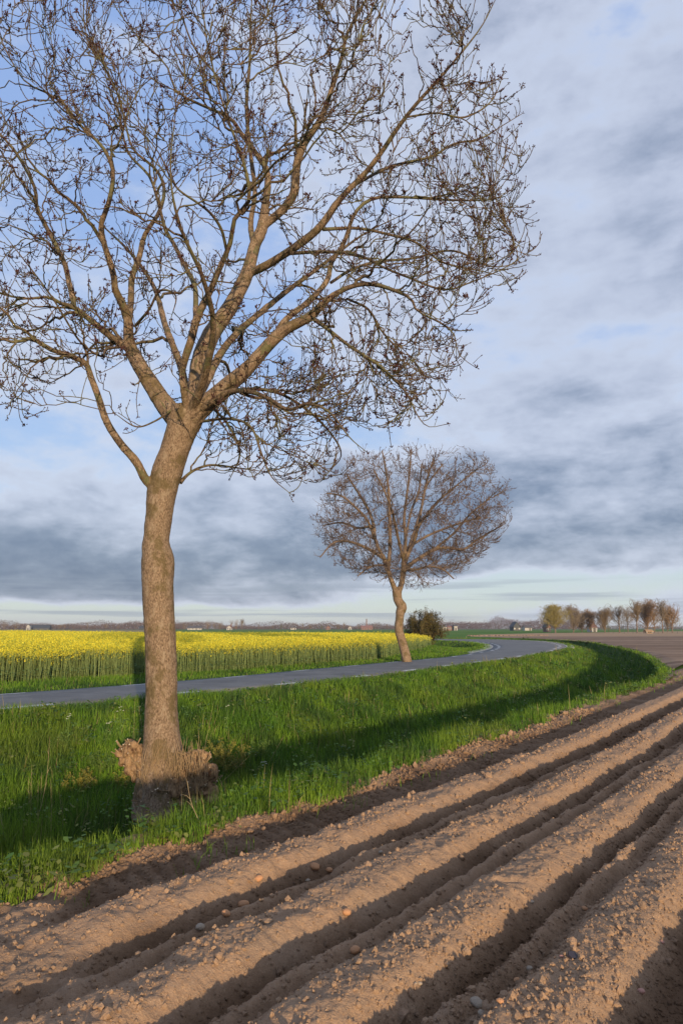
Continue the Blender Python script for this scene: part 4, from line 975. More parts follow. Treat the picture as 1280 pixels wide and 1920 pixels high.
def far_template(key, seed, hgt, width, n1, n2, kind, leaf=0):
    (tv, tf), (cv_, cf), tips = far_tree_parts(seed, hgt, width, n1, n2, kind)
    if leaf:
        rg = np.random.default_rng(seed + 1); q = np.repeat(tips, leaf, 0); q = q + rg.normal(0, width * .012, q.shape)
        V2, F2 = octs(q, rg.uniform(.5, 1.2, len(q)) * width * .012, rg.normal(size=q.shape), rg, .5)
        cf = [f for f in cf] + [F2 + len(cv_)]; cv_ = np.concatenate([cv_, V2])
    def me_(nm, V, Fc):
        o = mesh_np(nm, V, Fc, M_ftrunk, None, True); me = o.data; bpy.data.objects.remove(o); return me
    TT[key] = (me_('trunk', tv, tf), me_('crown', cv_, cf))
far_template('a', 1, 10, 11, 44, 1.4, 'round', 0); far_template('b', 2, 12, 10, 50, 1.4, 'tall', 0)
far_template('c', 3, 8, 11, 80, 1.8, 'bushy', 1); far_template('d', 4, 9, 11, 90, 1.8, 'willow', 2)
far_template('e', 6, 10, 9, 26, .5, 'round', 1); far_template('f', 7, 9, 12, 34, .5, 'bushy', 1)
_vc = {}
def far_tree(px, Y, top_px, key, colr, label, group=None, wide=1.0, rot=None, name='bare_tree', cat='tree'):
    x = (px - 640) / F * Y / math.cos(TH) * (math.cos(TH) ** 1) * 1.0
    p, s = unproj(px, 1178, Y=Y); x = p[0]; hgt = unproj(px, top_px, Y=Y)[0][2]
    k = hgt / {'a': 10, 'b': 12, 'c': 8, 'd': 9, 'e': 10, 'f': 9}[key]
    root = empty(name, (x, Y, 0)); root.rotation_euler.z = rng.uniform(0, 6.28) if rot is None else rot
    root.scale = (k * wide * 1.15, k * wide * 1.15, k)
    tag(root, label, cat, group)
    for nm, me in zip(('trunk', 'crown'), TT[key]):
        ck = (key, nm, colr)
        if nm == 'crown':
            if ck not in _vc: m2 = me.copy(); m2.materials.clear(); m2.materials.append(M_far[colr]); _vc[ck] = m2
            me = _vc[ck]
        o = bpy.data.objects.new(nm, me); C.objects.link(o); o.parent = root
    return root
# right-hand group behind the ploughed field
RG = [(1040, 255, 1144, 'd', 'willow', 1.1, 'pale yellowish willow, widest tree behind the ploughed field'),
      (1026, 300, 1152, 'a', 'grey', .8, 'thin grey tree half hidden at the left side of the yellowish willow'),
      (1074, 262, 1146, 'c', 'grey', .8, 'grey-brown bushy tree just right of the yellowish willow'),
      (1090, 285, 1156, 'c', 'brown', 1.0, 'low brown bushy tree in front of the small farmhouse'),
      (1106, 270, 1152, 'c', 'rust', .8, 'reddish bushy tree between the farmhouse and the rounder brown tree'),
      (1133, 258, 1150, 'c', 'brown', .9, 'round brown tree just left of the small dark bush at the field edge'),
      (1160, 262, 1142, 'a', 'grey', 1.05, 'open fan-shaped grey tree just right of the small dark bush'),
      (1176, 290, 1147, 'a', 'grey', .9, 'fine grey tree behind the open fan-shaped tree'),
      (1193, 250, 1130, 'b', 'brown', .9, 'tall brown tree, left one of the two tallest behind the field'),
      (1213, 262, 1138, 'c', 'rust', .85, 'dense rust-brown tree between the two tallest trees'),
      (1226, 285, 1146, 'a', 'brown', .8, 'slim brown tree just left of the tall grey tree behind the field'),
      (1241, 252, 1129, 'b', 'grey', .8, 'tall grey tree, right one of the two tallest behind the field'),
      (1259, 262, 1140, 'a', 'rust', .9, 'rust-coloured tree at the right end of the row behind the field'),
      (1250, 300, 1150, 'c', 'brown', .8, 'low brown tree behind the right end of the row')]
for px, Y, tp_, k, c_, wd_, lb in RG: far_tree(px, Y, tp_, k, c_, lb, 'bare trees behind the ploughed field', wd_)
far_tree(1139, 240, 1170, 'f', 'green', 'small dark round bush standing alone in front of the bare trees', None, .55, name='bush', cat='bush')

# shrub at the corner of the rapeseed
def leaf_shrub(name, loc, hgt, wid, n, leaf, cols, label, cat='bush', seed=3, n1=40, tm=None):
    rg = np.random.default_rng(seed); root = empty(name, loc); tag(root, label, cat)
    Tc = Tubes(); a = rg.uniform(0, 2 * np.pi, n1); el_ = rg.uniform(.5, 1.5, n1)
    d = np.stack([np.cos(a) * np.cos(el_), np.sin(a) * np.cos(el_), np.sin(el_)], -1)
    env = (np.array([0, 0, hgt * .5]), np.array([wid / 2, wid / 2, hgt * .5]))
    P1 = grow(rg.normal(0, wid * .04, (n1, 3)) * [1, 1, 0], d, rg.uniform(.7, 1.1, n1) * hgt, 8, rg, .2, lambda f: .02, env); r1 = np.linspace(1, .3, 8)[None] * np.full((n1, 1), hgt * .010)
    Tc.add(P1, r1, 4); s = spawn(P1, r1, (12 if n1 > 20 else 5) / hgt, .1, rg, (.4, 1.2)); P2 = grow(s[0], s[1], rg.uniform(.15, .35, len(s[0])) * hgt, 5, rg, .25, lambda f: .05, env)
    Tc.add(P2, np.full((len(P2), 5), hgt * .0028), 3)
    V, Fc = Tc.arrays(); mesh_np('branches', V, Fc, tm or M_twig, root, True)
    q = np.concatenate([P2.reshape(-1, 3), P1[:, 3:].reshape(-1, 3)]); q = q[rg.integers(0, len(q), n)] + rg.normal(0, wid * .035, (n, 3))
    aa = unit(rg.normal(size=(n, 3))); b_ = unit(np.cross(aa, rg.normal(size=(n, 3)))); c_ = np.cross(aa, b_); s_ = (rg.uniform(.6, 1.3, n) * leaf)[:, None]
    v = np.stack([q - b_ * s_, q + c_ * s_ * .5, q + b_ * s_, q - c_ * s_ * .5], 1).reshape(-1, 3)
    w_ = np.clip(fbm(q[:, 0] * 4 / wid + 9, q[:, 2] * 4 / wid + q[:, 1] * 3 / wid, seed, 2) * 2 - .5 + rg.normal(0, .2, n), 0, 1)[:, None]
    col = np.array(cols[0]) * (1 - w_) + np.array(cols[1]) * w_
    mesh_np('leaves', v, [np.arange(n)[:, None] * 4 + np.array([[0, 1, 2, 3]])], M_leaf, root, False, np.repeat(col, 4, 0))
    return root
p, _ = unproj(797, 1200, Y=82)
leaf_shrub('shrub', (p[0], 82, -.1), 3.7, 3.6, 30000, .075, [(.045, .045, .014), (.13, .10, .035)], 'dark round olive-brown shrub at the end of the rapeseed behind the smaller tree')
p, _ = unproj(775, 1190, Y=90)
leaf_shrub('shrub', (p[0], 91, -.1), 2.2, 3.0, 5000, .07, [(.04, .04, .014), (.10, .08, .03)], 'low dark shrub behind the rapeseed, left of the taller round shrub', seed=4)

# horizon: tree belts as one far mass, single trees in front of them
rg = np.random.default_rng(77); vs = []; fs_ = []; off = 0; tn = []
def belt(x0, x1, Y, h0, h1, dens, colr, seed):
    global off
    rg = np.random.default_rng(seed); n = int((x1 - x0) * dens)
    x = rg.uniform(x0, x1, n); y = Y + rg.uniform(-18, 18, n)
    H = (h0 + (h1 - h0) * np.clip(fbm(x / 34., np.full(n, seed * 1.), seed, 3) * 1.8 - .4, 0, 1)) * rg.uniform(.8, 1.1, n)
    z = rg.random(n) ** .8 * H; s = rg.uniform(.5, 1.3, n) * (.7 + .3 * (1 - z / H))
    V, Fq = octs(np.stack([x, y, z], -1), s * 1.5, rg.normal(size=(n, 3)) + [0, 0, 2.], rg, .35)
    vs.append(V); fs_.append(Fq + off); off += len(V); tn.append(np.repeat(np.array(colr)[None] * rg.uniform(.7, 1.3, (n, 1)), 6, 0))
belt(-720, -260, 1150, 4, 13, 22, (.13, .095, .085), 1); belt(-1000, -300, 1500, 8, 20, 18, (.12, .09, .085), 2)
belt(-330, 120, 1300, 4, 13, 20, (.13, .095, .08), 3); belt(-560, 260, 1800, 8, 22, 14, (.12, .09, .09), 4)
belt(140, 520, 1500, 14, 28, 40, (.13, .085, .08), 5); belt(480, 1300, 1600, 5, 14, 12, (.12, .10, .08), 6); belt(250, 900, 2600, 18, 40, 12, (.11, .10, .11), 7)
m, n, b = mat('far_woodland', .95, .05); at = n.new('ShaderNodeAttribute', attribute_name='tint'); n.l.new(at.outputs['Color'], b.inputs['Base Color'])
o = mesh_np('far_woodland', np.concatenate(vs), [np.concatenate(fs_)], m, None, False, np.concatenate(tn)); tag(o, 'thin purplish brown woodland belt along the flat horizon', 'woodland', kind='stuff')
HG = 'scattered trees on the far horizon'
def hl(px, key, c_):
    kind = {'f': 'low bushy', 'e': 'rounded bare', 'b': 'tall bare'}[key]; col = {'brown': 'brown', 'grey': 'grey', 'rust': 'reddish', 'green': 'greenish'}[c_]
    marks = [(50, 'the tiny white shed'), (74, 'the black barn'), (210, 'the left mast'), (253, 'the mast nearest the trunk'), (335, 'the big trunk'), (366, 'the dark-roofed white building'), (430, 'the small white house'), (550, 'the narrow low shed'), (615, 'the red brick house'), (656, 'the tiny gabled house'), (687, 'the chimney stack'), (752, 'the smaller tree trunk')]
    m_ = min(marks, key=lambda q: abs(q[0] - px)); sd_ = 'left' if px < m_[0] else 'right'; dist = 'just' if abs(m_[0] - px) < 13 else ('a little' if abs(m_[0] - px) < 30 else 'far')
    return f'{kind} {col} tree on the horizon, {dist} {sd_} of {m_[1]}'
for px, tp_, Y, k, c_, wd_ in [(8, 1167, 900, 'f', 'grey', 1.2), (30, 1168, 920, 'f', 'brown', 1.2), (113, 1171, 950, 'f', 'brown', 1), (121, 1170, 960, 'e', 'rust', 1), (164, 1167, 1000, 'e', 'grey', 1), (199, 1171, 980, 'f', 'brown', 1.1), (222, 1173, 960, 'f', 'brown', 1.0), (345, 1171, 900, 'f', 'brown', 1), (360, 1173, 900, 'f', 'brown', 1),
     (389, 1167, 760, 'f', 'rust', .9), (401, 1167, 780, 'e', 'grey', 1), (413, 1168, 760, 'f', 'brown', 1), (434, 1163, 770, 'e', 'grey', .9), (443, 1165, 760, 'f', 'rust', 1), (454, 1162, 750, 'b', 'grey', .9), (485, 1170, 900, 'e', 'grey', .9), (511, 1174, 900, 'f', 'brown', .8), (527, 1173, 700, 'f', 'green', .7), (567, 1168, 850, 'e', 'grey', 1), (580, 1172, 880, 'f', 'brown', 1), (603, 1174, 850, 'f', 'green', 1), (645, 1167, 850, 'e', 'brown', 1), (633, 1172, 860, 'f', 'brown', 1), (672, 1172, 880, 'f', 'brown', 1), (703, 1169, 900, 'e', 'grey', .9), (725, 1170, 900, 'e', 'brown', .9), (741, 1171, 880, 'f', 'green', .9)]:
    far_tree(px, Y, tp_, k, c_, hl(px, k, c_), HG, wd_)

# buildings
M_white = simple('white_wall', (.36, .35, .33), .8, .08, 1); M_brick = simple('red_brick', (.20, .12, .10), .9, .2, 2); M_redroof = simple('red_tiles', (.22, .12, .10), .85, .2, 2)
M_dark = simple('dark_sheet', (.055, .06, .065), .7, .2, 1); M_slate = simple('slate_roof', (.09, .085, .09), .8, .2, 1); M_glass = simple('window_glass', (.05, .06, .08), .2, .1, 1, spec=.6); M_tim = simple('dark_door', (.10, .09, .08), .8, .2, 1)
def box(bm, x0, x1, y0, y1, z0, z1):
    bmesh.ops.create_cube(bm, size=1, matrix=Matrix.Translation(((x0 + x1) / 2, (y0 + y1) / 2, (z0 + z1) / 2)) @ Matrix.Diagonal((x1 - x0, y1 - y0, z1 - z0, 1)))
def bmo(name, bm, m, parent):
    me = bpy.data.meshes.new(name); bm.to_mesh(me); bm.free(); me.materials.append(m); o = bpy.data.objects.new(name, me); C.objects.link(o); o.parent = parent; return o
def house(px0, px1, Y, eave, ridge, wm, rm, label, ridge_along=True, rot=0, depth=9, wins=4, door=True, chim=False, cat='building', name='farm_building'):
    a, s = unproj(px0, 1178, Y=Y); b_, _ = unproj(px1, 1178, Y=Y); W = b_[0] - a[0]; cx = (a[0] + b_[0]) / 2
    root = empty(name, (cx, Y, 0), rot); tag(root, label, cat)
    bm = bmesh.new(); box(bm, -W / 2, W / 2, 0, depth, -.2, eave)
    if not ridge_along:      # gable faces the viewer
        for yy in (0, depth): bm.faces.new([bm.verts.new(v_) for v_ in ((-W / 2, yy, eave), (W / 2, yy, eave), (0, yy, ridge - .05))])
    else:
        for xx in (-W / 2, W / 2): bm.faces.new([bm.verts.new(v_) for v_ in ((xx, 0, eave), (xx, depth, eave), (xx, depth / 2, ridge - .05))])
    bmo('wall', bm, wm, root)
    bm = bmesh.new(); t = .18; o_ = .35
    if ridge_along: A = [((-W / 2 - o_, -o_, eave - .1), (W / 2 + o_, -o_, eave - .1), (W / 2 + o_, depth / 2, ridge), (-W / 2 - o_, depth / 2, ridge)), ((-W / 2 - o_, depth + o_, eave - .1), (-W / 2 - o_, depth / 2, ridge), (W / 2 + o_, depth / 2, ridge), (W / 2 + o_, depth + o_, eave - .1))]
    else: A = [((-W / 2 - o_, -o_, eave - .1), (0, -o_, ridge), (0, depth + o_, ridge), (-W / 2 - o_, depth + o_, eave - .1)), ((W / 2 + o_, -o_, eave - .1), (W / 2 + o_, depth + o_, eave - .1), (0, depth + o_, ridge), (0, -o_, ridge))]
    for q in A:
        lo_ = [bm.verts.new(v_) for v_ in q]; hi_ = [bm.verts.new((v_[0], v_[1], v_[2] + t)) for v_ in q]
        bm.faces.new(lo_[::-1]); bm.faces.new(hi_)
        for i in range(4): bm.faces.new((lo_[i], lo_[(i + 1) % 4], hi_[(i + 1) % 4], hi_[i]))
    roof = bmo('roof', bm, rm, root)
    if chim: bm = bmesh.new(); box(bm, W * .2, W * .2 + .8, depth / 2 - .4, depth / 2 + .4, ridge - .5, ridge + 1.2); bmo('chimney', bm, M_brick, roof)
    for i in range(wins):
        xx = -W / 2 + W * (i + .5) / wins
        if door and i == wins // 2:
            bm = bmesh.new(); box(bm, xx - .6, xx + .6, -.06, .05, 0, min(2.1, eave - .2)); bmo('door', bm, M_tim, root)
        else:
            bm = bmesh.new(); box(bm, xx - .6, xx + .6, -.05, .05, eave * .35, eave * .8); bmo('window', bm, M_glass, root)
    return root
house(56, 92, 800, 1.9, 5.6, M_dark, M_dark, 'dark low barn with a wide black roof on the left horizon beyond the rapeseed', True, .25, 14, 4)
house(50, 56, 780, 4.5, 6, M_white, M_slate, 'tiny white shed touching the left end of the black barn', False, 0, 4, 1, name='shed', cat='shed')
house(261, 280, 820, 1.6, 4.8, M_dark, M_dark, 'dark roofed barn just visible left of the big tree trunk on the horizon', True, 0, 10, 3)
house(352, 378, 760, 1.9, 4.2, M_white, M_slate, 'low white farm building with a dark roof on the horizon right of the big trunk', True, .15, 9, 4)
house(425, 434, 700, 2.2, 4.6, M_white, M_redroof, 'small white house with a red roof in front of the largest horizon tree clump', False, 0, 8, 2, chim=True, name='house', cat='house')
house(545, 555, 800, 2.4, 3.4, M_white, M_slate, 'narrow low white shed on the middle horizon', True, 0, 6, 2, name='shed', cat='shed')
house(611, 619, 780, 2.2, 4.6, M_brick, M_redroof, 'small all red brick house on the horizon above the rapeseed', False, 0, 8, 2, name='house', cat='house')
house(653, 659, 800, 2.2, 4.2, M_white, M_redroof, 'tiny white gabled house on the horizon left of the factory chimney', False, 0, 7, 1, name='house', cat='house')
house(677, 698, 830, 2.4, 5.0, M_brick, M_redroof, 'long red roofed brick farmhouse behind the factory chimney', True, 0, 9, 4, chim=True, name='house', cat='house')
house(829, 837, 560, 3.0, 3.7, M_white, M_slate, 'white cube-like shed at the left end of the low brick building', True, 0, 6, 1, name='shed', cat='shed')
house(838, 850, 562, 3.0, 3.8, M_brick, M_redroof, 'low red brick building between two white sheds right of the smaller tree', True, 0, 7, 3, False)
house(851, 857, 558, 3.6, 4.6, M_white, M_slate, 'white shed with a dark doorway at the right end of the low brick building', True, 0, 6, 1, name='shed', cat='shed')
house(962, 975, 520, 2.6, 6.6, M_dark, M_dark, 'black gabled barn on the horizon behind the green field', False, 0, 12, 3)
house(983, 996, 540, 2.2, 4.0, M_white, M_slate, 'pale low shed just right of the black gabled barn', True, 0, 7, 2, name='shed', cat='shed')
house(1024, 1032, 330, 2.2, 4.2, M_brick, M_slate, 'small brown cottage peeping out left of the yellowish willow', False, 0, 6, 2, name='house', cat='house')
house(1109, 1118, 340, 2.2, 4.0, M_white, M_redroof, 'small white farmhouse with a red roof among the bare trees', True, 0, 7, 3, chim=True, name='house', cat='house')
house(1211, 1222, 246, .7, 1.2, simple('weathered_boards', (.42, .27, .15), .9, .2, 2), simple('board_lid', (.35, .23, .13), .9, .2, 2), 'low wooden crate stack under the tall trees at the far edge of the field', True, 0, 2, 3, False, name='crate_stack', cat='crates')
p, s = unproj(687, 1178, Y=900); bm = bmesh.new(); bmesh.ops.create_cone(bm, cap_ends=True, segments=12, radius1=1.0, radius2=.6, depth=14, matrix=Matrix.Translation((0, 0, 7)))
r_ = empty('factory_chimney', (p[0], 900, 0)); tag(r_, 'slender dark chimney stack rising from the horizon above the rapeseed', 'chimney'); bmo('stack', bm, M_brick, r_)
bm = bmesh.new(); bmesh.ops.create_cone(bm, cap_ends=True, segments=12, radius1=.85, radius2=.85, depth=.5, matrix=Matrix.Translation((0, 0, 13.6))); bmo('rim', bm, M_dark, r_)
for px, tp_, Y, lb in ((210, 1164, 900, 'thin mast on the horizon, between the black barn and the big trunk'), (253, 1166, 920, 'thin mast on the horizon, nearest the left side of the big trunk')):
    p, s = unproj(px, tp_, Y=Y); r_ = empty('mast', (p[0], Y, 0)); tag(r_, lb, 'mast')
    bm = bmesh.new(); bmesh.ops.create_cone(bm, cap_ends=True, segments=6, radius1=.28, radius2=.15, depth=p[2], matrix=Matrix.Translation((0, 0, p[2] / 2))); bmo('pole', bm, M_slate, r_)
    bm = bmesh.new(); box(bm, -1.2, 1.2, -.1, .1, p[2] * .86, p[2] * .88); box(bm, -.8, .8, -.1, .1, p[2] * .94, p[2] * .96); bmo('crossarm', bm, M_slate, r_)
# field posts near the right-hand trees
for i, px in enumerate((1148, 1169, 1185, 1205, 1232, 1268)):
    p, s = unproj(px, 1178, Y=236); bm = bmesh.new(); bmesh.ops.create_cone(bm, cap_ends=True, segments=6, radius1=.07, radius2=.055, depth=1.2, matrix=Matrix.Translation((0, 0, .6)))
    me = bpy.data.meshes.new('fence_post'); bm.to_mesh(me); bm.free(); me.materials.append(M_tim); o = bpy.data.objects.new('fence_post', me); C.objects.link(o); o.location = (p[0], 236, 0)
    tag(o, 'thin dark fence post at the far field edge, ' + ['just right of the small round bush', 'under the open fan-shaped grey tree', 'left of the taller brown tree', 'left of the wooden crate stack', 'right of the wooden crate stack', 'at its right end'][i], 'post', 'fence posts at the far field edge')

# ---------------------------------------------------------------- loose things on the soil
def hit(px, py, fn):
    z = 0.0
    for _ in range(30):
        p, s = unproj(px, py, z=min(z, CAMH - .3)); z = .5 * z + .5 * float(fn(np.array([p[0]]), np.array([p[1]]))[0])
    p, s = unproj(px, py, z=z); return p, s
ICO = None
def ico(sub):
    bm = bmesh.new(); bmesh.ops.create_icosphere(bm, subdivisions=sub, radius=1); bm.verts.ensure_lookup_table()
    V = np.array([v_.co[:] for v_ in bm.verts]); Fq = np.array([[v_.index for v_ in f.verts] for f in bm.faces]); bm.free(); return V, Fq
I1, F1_ = ico(1); I3, F3_ = ico(3)
M_pot = simple('potato_skin', (0.46, 0.235, 0.115), .75, .22, 30, .4); M_stone = simple('pale_stone', (0.34, 0.27, 0.20), .85, .3, 20, .5)
M_pink = simple('pinkish_stone', (0.42, 0.22, 0.17), .8, .25, 20, .4); M_shard = simple('dark_glazed_shard', (0.035, 0.03, 0.04), .35, .2, 20)
def lump(name, px, py, wpx, asp, m, label, cat, group, seed, rough=.05, sink=.35, flat=.8):
    p, s = hit(px, py, soil_z); rg = np.random.default_rng(seed); r = wpx * s * .5
    V = I3.copy(); n3 = fbm(V[:, 0] * 1.3 + seed, V[:, 1] * 1.3 + V[:, 2] * 1.1, seed, 3) - .5; n4 = fbm(V[:, 0] * 4 + seed, V[:, 1] * 4 + V[:, 2] * 3.3, seed + 5, 2) - .5
    V = V * (1 + rough * 4 * n3 + rough * 1.5 * n4)[:, None] * np.array([1, asp, flat * asp]) * r
    o = mesh_np(name, V, [F3_], m, None, True); o.location = (p[0], p[1], float(soil_z(np.array([p[0]]), np.array([p[1]]))[0]) + r * flat * asp * (1 - sink)); o.rotation_euler = (rg.uniform(-.3, .3), rg.uniform(-.3, .3), rg.uniform(-.6, .9))
    tag(o, label, cat, group); return o
PG = 'potatoes left on the soil'; SG = 'stones lying on the soil'
for i, (px, py, w_, lb) in enumerate([
    (485, 1650, 17, 'smooth orange potato lying in the shaded furrow below the first long ridge'),
    (456, 1700, 22, 'large orange potato on the low shoulder at the foot of the second ridge'),
    (424, 1716, 18, 'dull potato just left of the large orange potato on the low shoulder'),
    (650, 1714, 19, 'orange potato halfway down the shaded side of the second ridge'),
    (665, 1785, 20, 'round potato in the groove on the third ridge, under the shaded furrow potato'),
    (590, 1624, 20, 'flattish tan potato on the shoulder in the middle of the furrow, nearest the first ridge'),
    (617, 1634, 14, 'small dark reddish potato right beside the flattish tan potato'),
    (968, 1840, 13, 'small orange potato at the foot of the right ridge, the upper of a pair'),
    (937, 1880, 15, 'orange potato at the bottom right, next to the big grey clod'),
    (1096, 1706, 12, 'small tan potato resting on the left edge of the rightmost ridge')]):
    lump('potato', px, py, w_, .78, M_pot, lb, 'potato', PG, 10 + i)
for i, (px, py, w_, m_, lb) in enumerate([
    (376, 1742, 19, M_stone, 'flat pale clod of stone on the second ridge near the left shoulder potatoes'),
    (893, 1886, 26, M_stone, 'big grey stone at the bottom right beside an orange potato'),
    (902, 1902, 15, M_stone, 'smaller grey stone touching the underside of the big grey stone'),
    (713, 1600, 10, M_stone, 'pale pebble on the crest of the second ridge'),
    (577, 1652, 10, M_stone, 'pale pebble on the left flank of the second ridge below the flattish tan potato'),
    (392, 1606, 6, M_pink, 'tiny pink pebble in the narrow groove of the first ridge'),
    (778, 1846, 8, M_stone, 'grey pebble in the shaded furrow, left one of a touching pair'),
    (787, 1843, 9, M_stone, 'grey pebble in the shaded furrow, right one of a touching pair'),
    (997, 1693, 9, M_stone, 'lone grey pebble in the wide shaded furrow at the right'),
    (1201, 1861, 15, M_pink, 'pinkish stone in the dark furrow at the bottom right corner'),
    (1240, 1768, 9, M_pink, 'small reddish stone high in the dark furrow at the right edge'),
    (992, 1818, 12, M_stone, 'dull grey stone just above the small orange potato at the ridge foot'),
    (787, 1622, 5, M_stone, 'tiny bright white pebble beside the small reddish potato, far right of it'),
    (1052, 1795, 9, M_pink, 'red chip of pottery on the rightmost ridge, touching the dark shard')]):
    lump('stone', px, py, w_, .8, m_, lb, 'stone', SG, 40 + i, .09, .3, .75)
p, s = hit(1072, 1796, soil_z); bm = bmesh.new(); c_ = [(-.03, 0), (-.012, .024), (.022, .02), (.03, -.006), (.01, -.024), (-.02, -.018)]
lo_ = [bm.verts.new((a, b_, 0)) for a, b_ in c_]; hi_ = [bm.verts.new((a * .92, b_ * .92, .012)) for a, b_ in c_]; bm.faces.new(lo_[::-1]); bm.faces.new(hi_)
for i in range(6): bm.faces.new((lo_[i], lo_[(i + 1) % 6], hi_[(i + 1) % 6], hi_[i]))
me = bpy.data.meshes.new('pottery_shard'); bm.to_mesh(me); bm.free(); me.materials.append(M_shard); o = bpy.data.objects.new('pottery_shard', me); C.objects.link(o); o.location = (p[0], p[1], p[2] + .008); o.rotation_euler = (.5, .1, .4)
tag(o, 'dark angular shard of pottery lying on the rightmost ridge', 'shard')

# clods and crumbs of soil
rc = np.random.default_rng(88)
x, y, r = scatter(150000, 2.3, 17, R(-34), R(33), 1.75, rc); t = tcoord(x, y)
dn = fbm(x * 1.1, y * 1.1, 201, 3) * 1.2 + .5 * ((t < -1.6)) + .25 * (t > 1.0)
ok = (t > -2.9) & (t < 6) & (-sdist(x, y, S_EDGE) < .05) & (rc.random(len(x)) < np.clip(dn * 1.3 - .35, .12, 1)); x, y, r, t = x[ok], y[ok], r[ok], t[ok]
M = len(x); sz = np.clip(rc.lognormal(-5.30, .55, M), .0025, .036) * np.maximum(1, r / 6) ** .6 * np.where(t < -1.6, 1.35, 1)
zz = soil_z(x, y); wz = sstep(-2.42, -2.15, t); zz = np.where(t < -2.15, zz * wz + (1 - wz) * (terrain(x, y) + ((fbm(x * 5, y * 5, 61, 3) - .5) * .08 + .03) * sstep(-2.55, -2.2, t)), zz)
big = sz > .009
vs = []; fs_ = []; off = 0
for mk, (IV, IF) in ((big, (I1, F1_)), (~big, (OCT, OCF))):
    k = mk.sum(); J = IV[None] * (1 + rc.normal(0, .16, (k, len(IV), 1))) * rc.uniform(.65, 1.25, (k, 1, 3)) * sz[mk][:, None, None]
    a = rc.uniform(0, 6.28, k); ca_, sa_ = np.cos(a)[:, None], np.sin(a)[:, None]
    X = J[..., 0] * ca_ - J[..., 1] * sa_ + x[mk][:, None]; Y = J[..., 0] * sa_ + J[..., 1] * ca_ + y[mk][:, None]; Z = J[..., 2] + (zz[mk] + sz[mk] * .25)[:, None]
    vs.append(np.stack([X, Y, Z], -1).reshape(-1, 3)); fs_.append((IF[None] + (np.arange(k) * len(IV))[:, None, None]).reshape(-1, 3) + off); off += k * len(IV)
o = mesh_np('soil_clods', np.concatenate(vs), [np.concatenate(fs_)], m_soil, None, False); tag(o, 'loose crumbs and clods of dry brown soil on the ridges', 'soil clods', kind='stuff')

# ---------------------------------------------------------------- dead stems, flowering weeds and leafy plants in the ditch
M_straw = simple('straw', (.33, .25, .14), .8, .3, 6); M_wflower = simple('white_umbels', (.46, .48, .38), .8, .15, 30); M_weed = simple('weed_green', (.10, .17, .035), .7, .4, 10)
SGp = 'dead stems in the ditch grass'
def stalk(b_, t_, rad, bow, label, head=False, dy=0.0):
    p, s = hit(b_[0], b_[1], lambda X, Y: terrain(X, Y) + .12); q, _ = unproj(t_[0], t_[1], Y=p[1] + dy); p = p - [0, 0, .12]
    m_ = (p + q) / 2 + np.array([bow, 0, 0]); P = catmull(np.array([p, m_, q]), 5); T = Tubes(); T.add(P[None], (np.linspace(rad, rad * .45, len(P)) * .7)[None], 5)
    for k in range(3):
        i = 4 + k * 2; e = P[i] + np.array([rr_.uniform(-.07, .07), rr_.uniform(-.05, .05), rr_.uniform(.03, .1)]); T.add(np.stack([P[i], (P[i] + e) / 2 + [0, 0, .01], e])[None], np.array([[rad * .5, rad * .4, rad * .2]]), 4)
    V, Fc = T.arrays(); base = P[0].copy()
    o = mesh_np('dead_stem', V - base, Fc, M_straw, None, True); o.location = base; tag(o, label, 'dead stem', SGp); return o, P
ST = [((68, 1540), (94, 1381), .006, .05, 'longest leaning straw stem at the left, curving over dark ditch grass'), ((55, 1522), (54, 1456), .004, .01, 'short upright straw stem, leftmost of the clump beside the longest leaning stem'),
 ((59, 1524), (60, 1433), .004, 0, 'thin upright straw stem, second from left in the clump'), ((71, 1515), (72, 1461), .004, .01, 'short reddish straw stem close against the longest leaning stem'), ((77, 1503), (79, 1447), .0045, 0, 'pale stem just right of the foot of the longest leaning stem'),
 ((96, 1578), (96, 1461), .004, .01, 'isolated vertical pale stem right of the straw clump'), ((16, 1578), (0, 1522), .005, 0, 'pale stem leaning left at the left picture edge'), ((255, 1445), (253, 1308), .004, -.02, 'tall thin stem standing against the left side of the big trunk'),
 ((268, 1420), (257, 1308), .003, .05, 'thin hooked stem between the tall thin stem and the big trunk'), ((363, 1480), (401, 1314), .0045, .02, 'tall stem leaning right from the burl of the big tree'), ((347, 1519), (468, 1417), .004, 0, 'long pale stem slanting far right across the foot of the burl'),
 ((499, 1429), (534, 1376), .004, 0, 'short slanting stem among dark grass well right of the burl'), ((453, 1452), (453, 1388), .003, .01, 'thin upright stem between the burl and the white flowers'), ((383, 1530), (350, 1460), .0045, -.03, 'stem crossing in front of the burl leaning left'),
 ((143, 1478), (181, 1455), .004, 0, 'pale stem lying aslant beside the small yellowish weed bush'), ((148, 1565), (164, 1518), .0035, 0, 'thin stem in the dark ditch bottom left of the burl'), ((120, 1530), (111, 1483), .003, 0, 'thin faint stem in shade right of the isolated vertical stem'),
 ((280, 1556), (287, 1512), .004, .01, 'pale stem rising below the left foot of the burl'), ((302, 1535), (325, 1507), .003, 0, 'tiny slanting stem right under the burl')]
for b_, t_, rad, bow, lb in ST: stalk(b_, t_, rad, bow, lb)
o, P = stalk((425, 1476), (383, 1421), .010, .04, 'thick brown arching sucker springing off the right side of the burl')
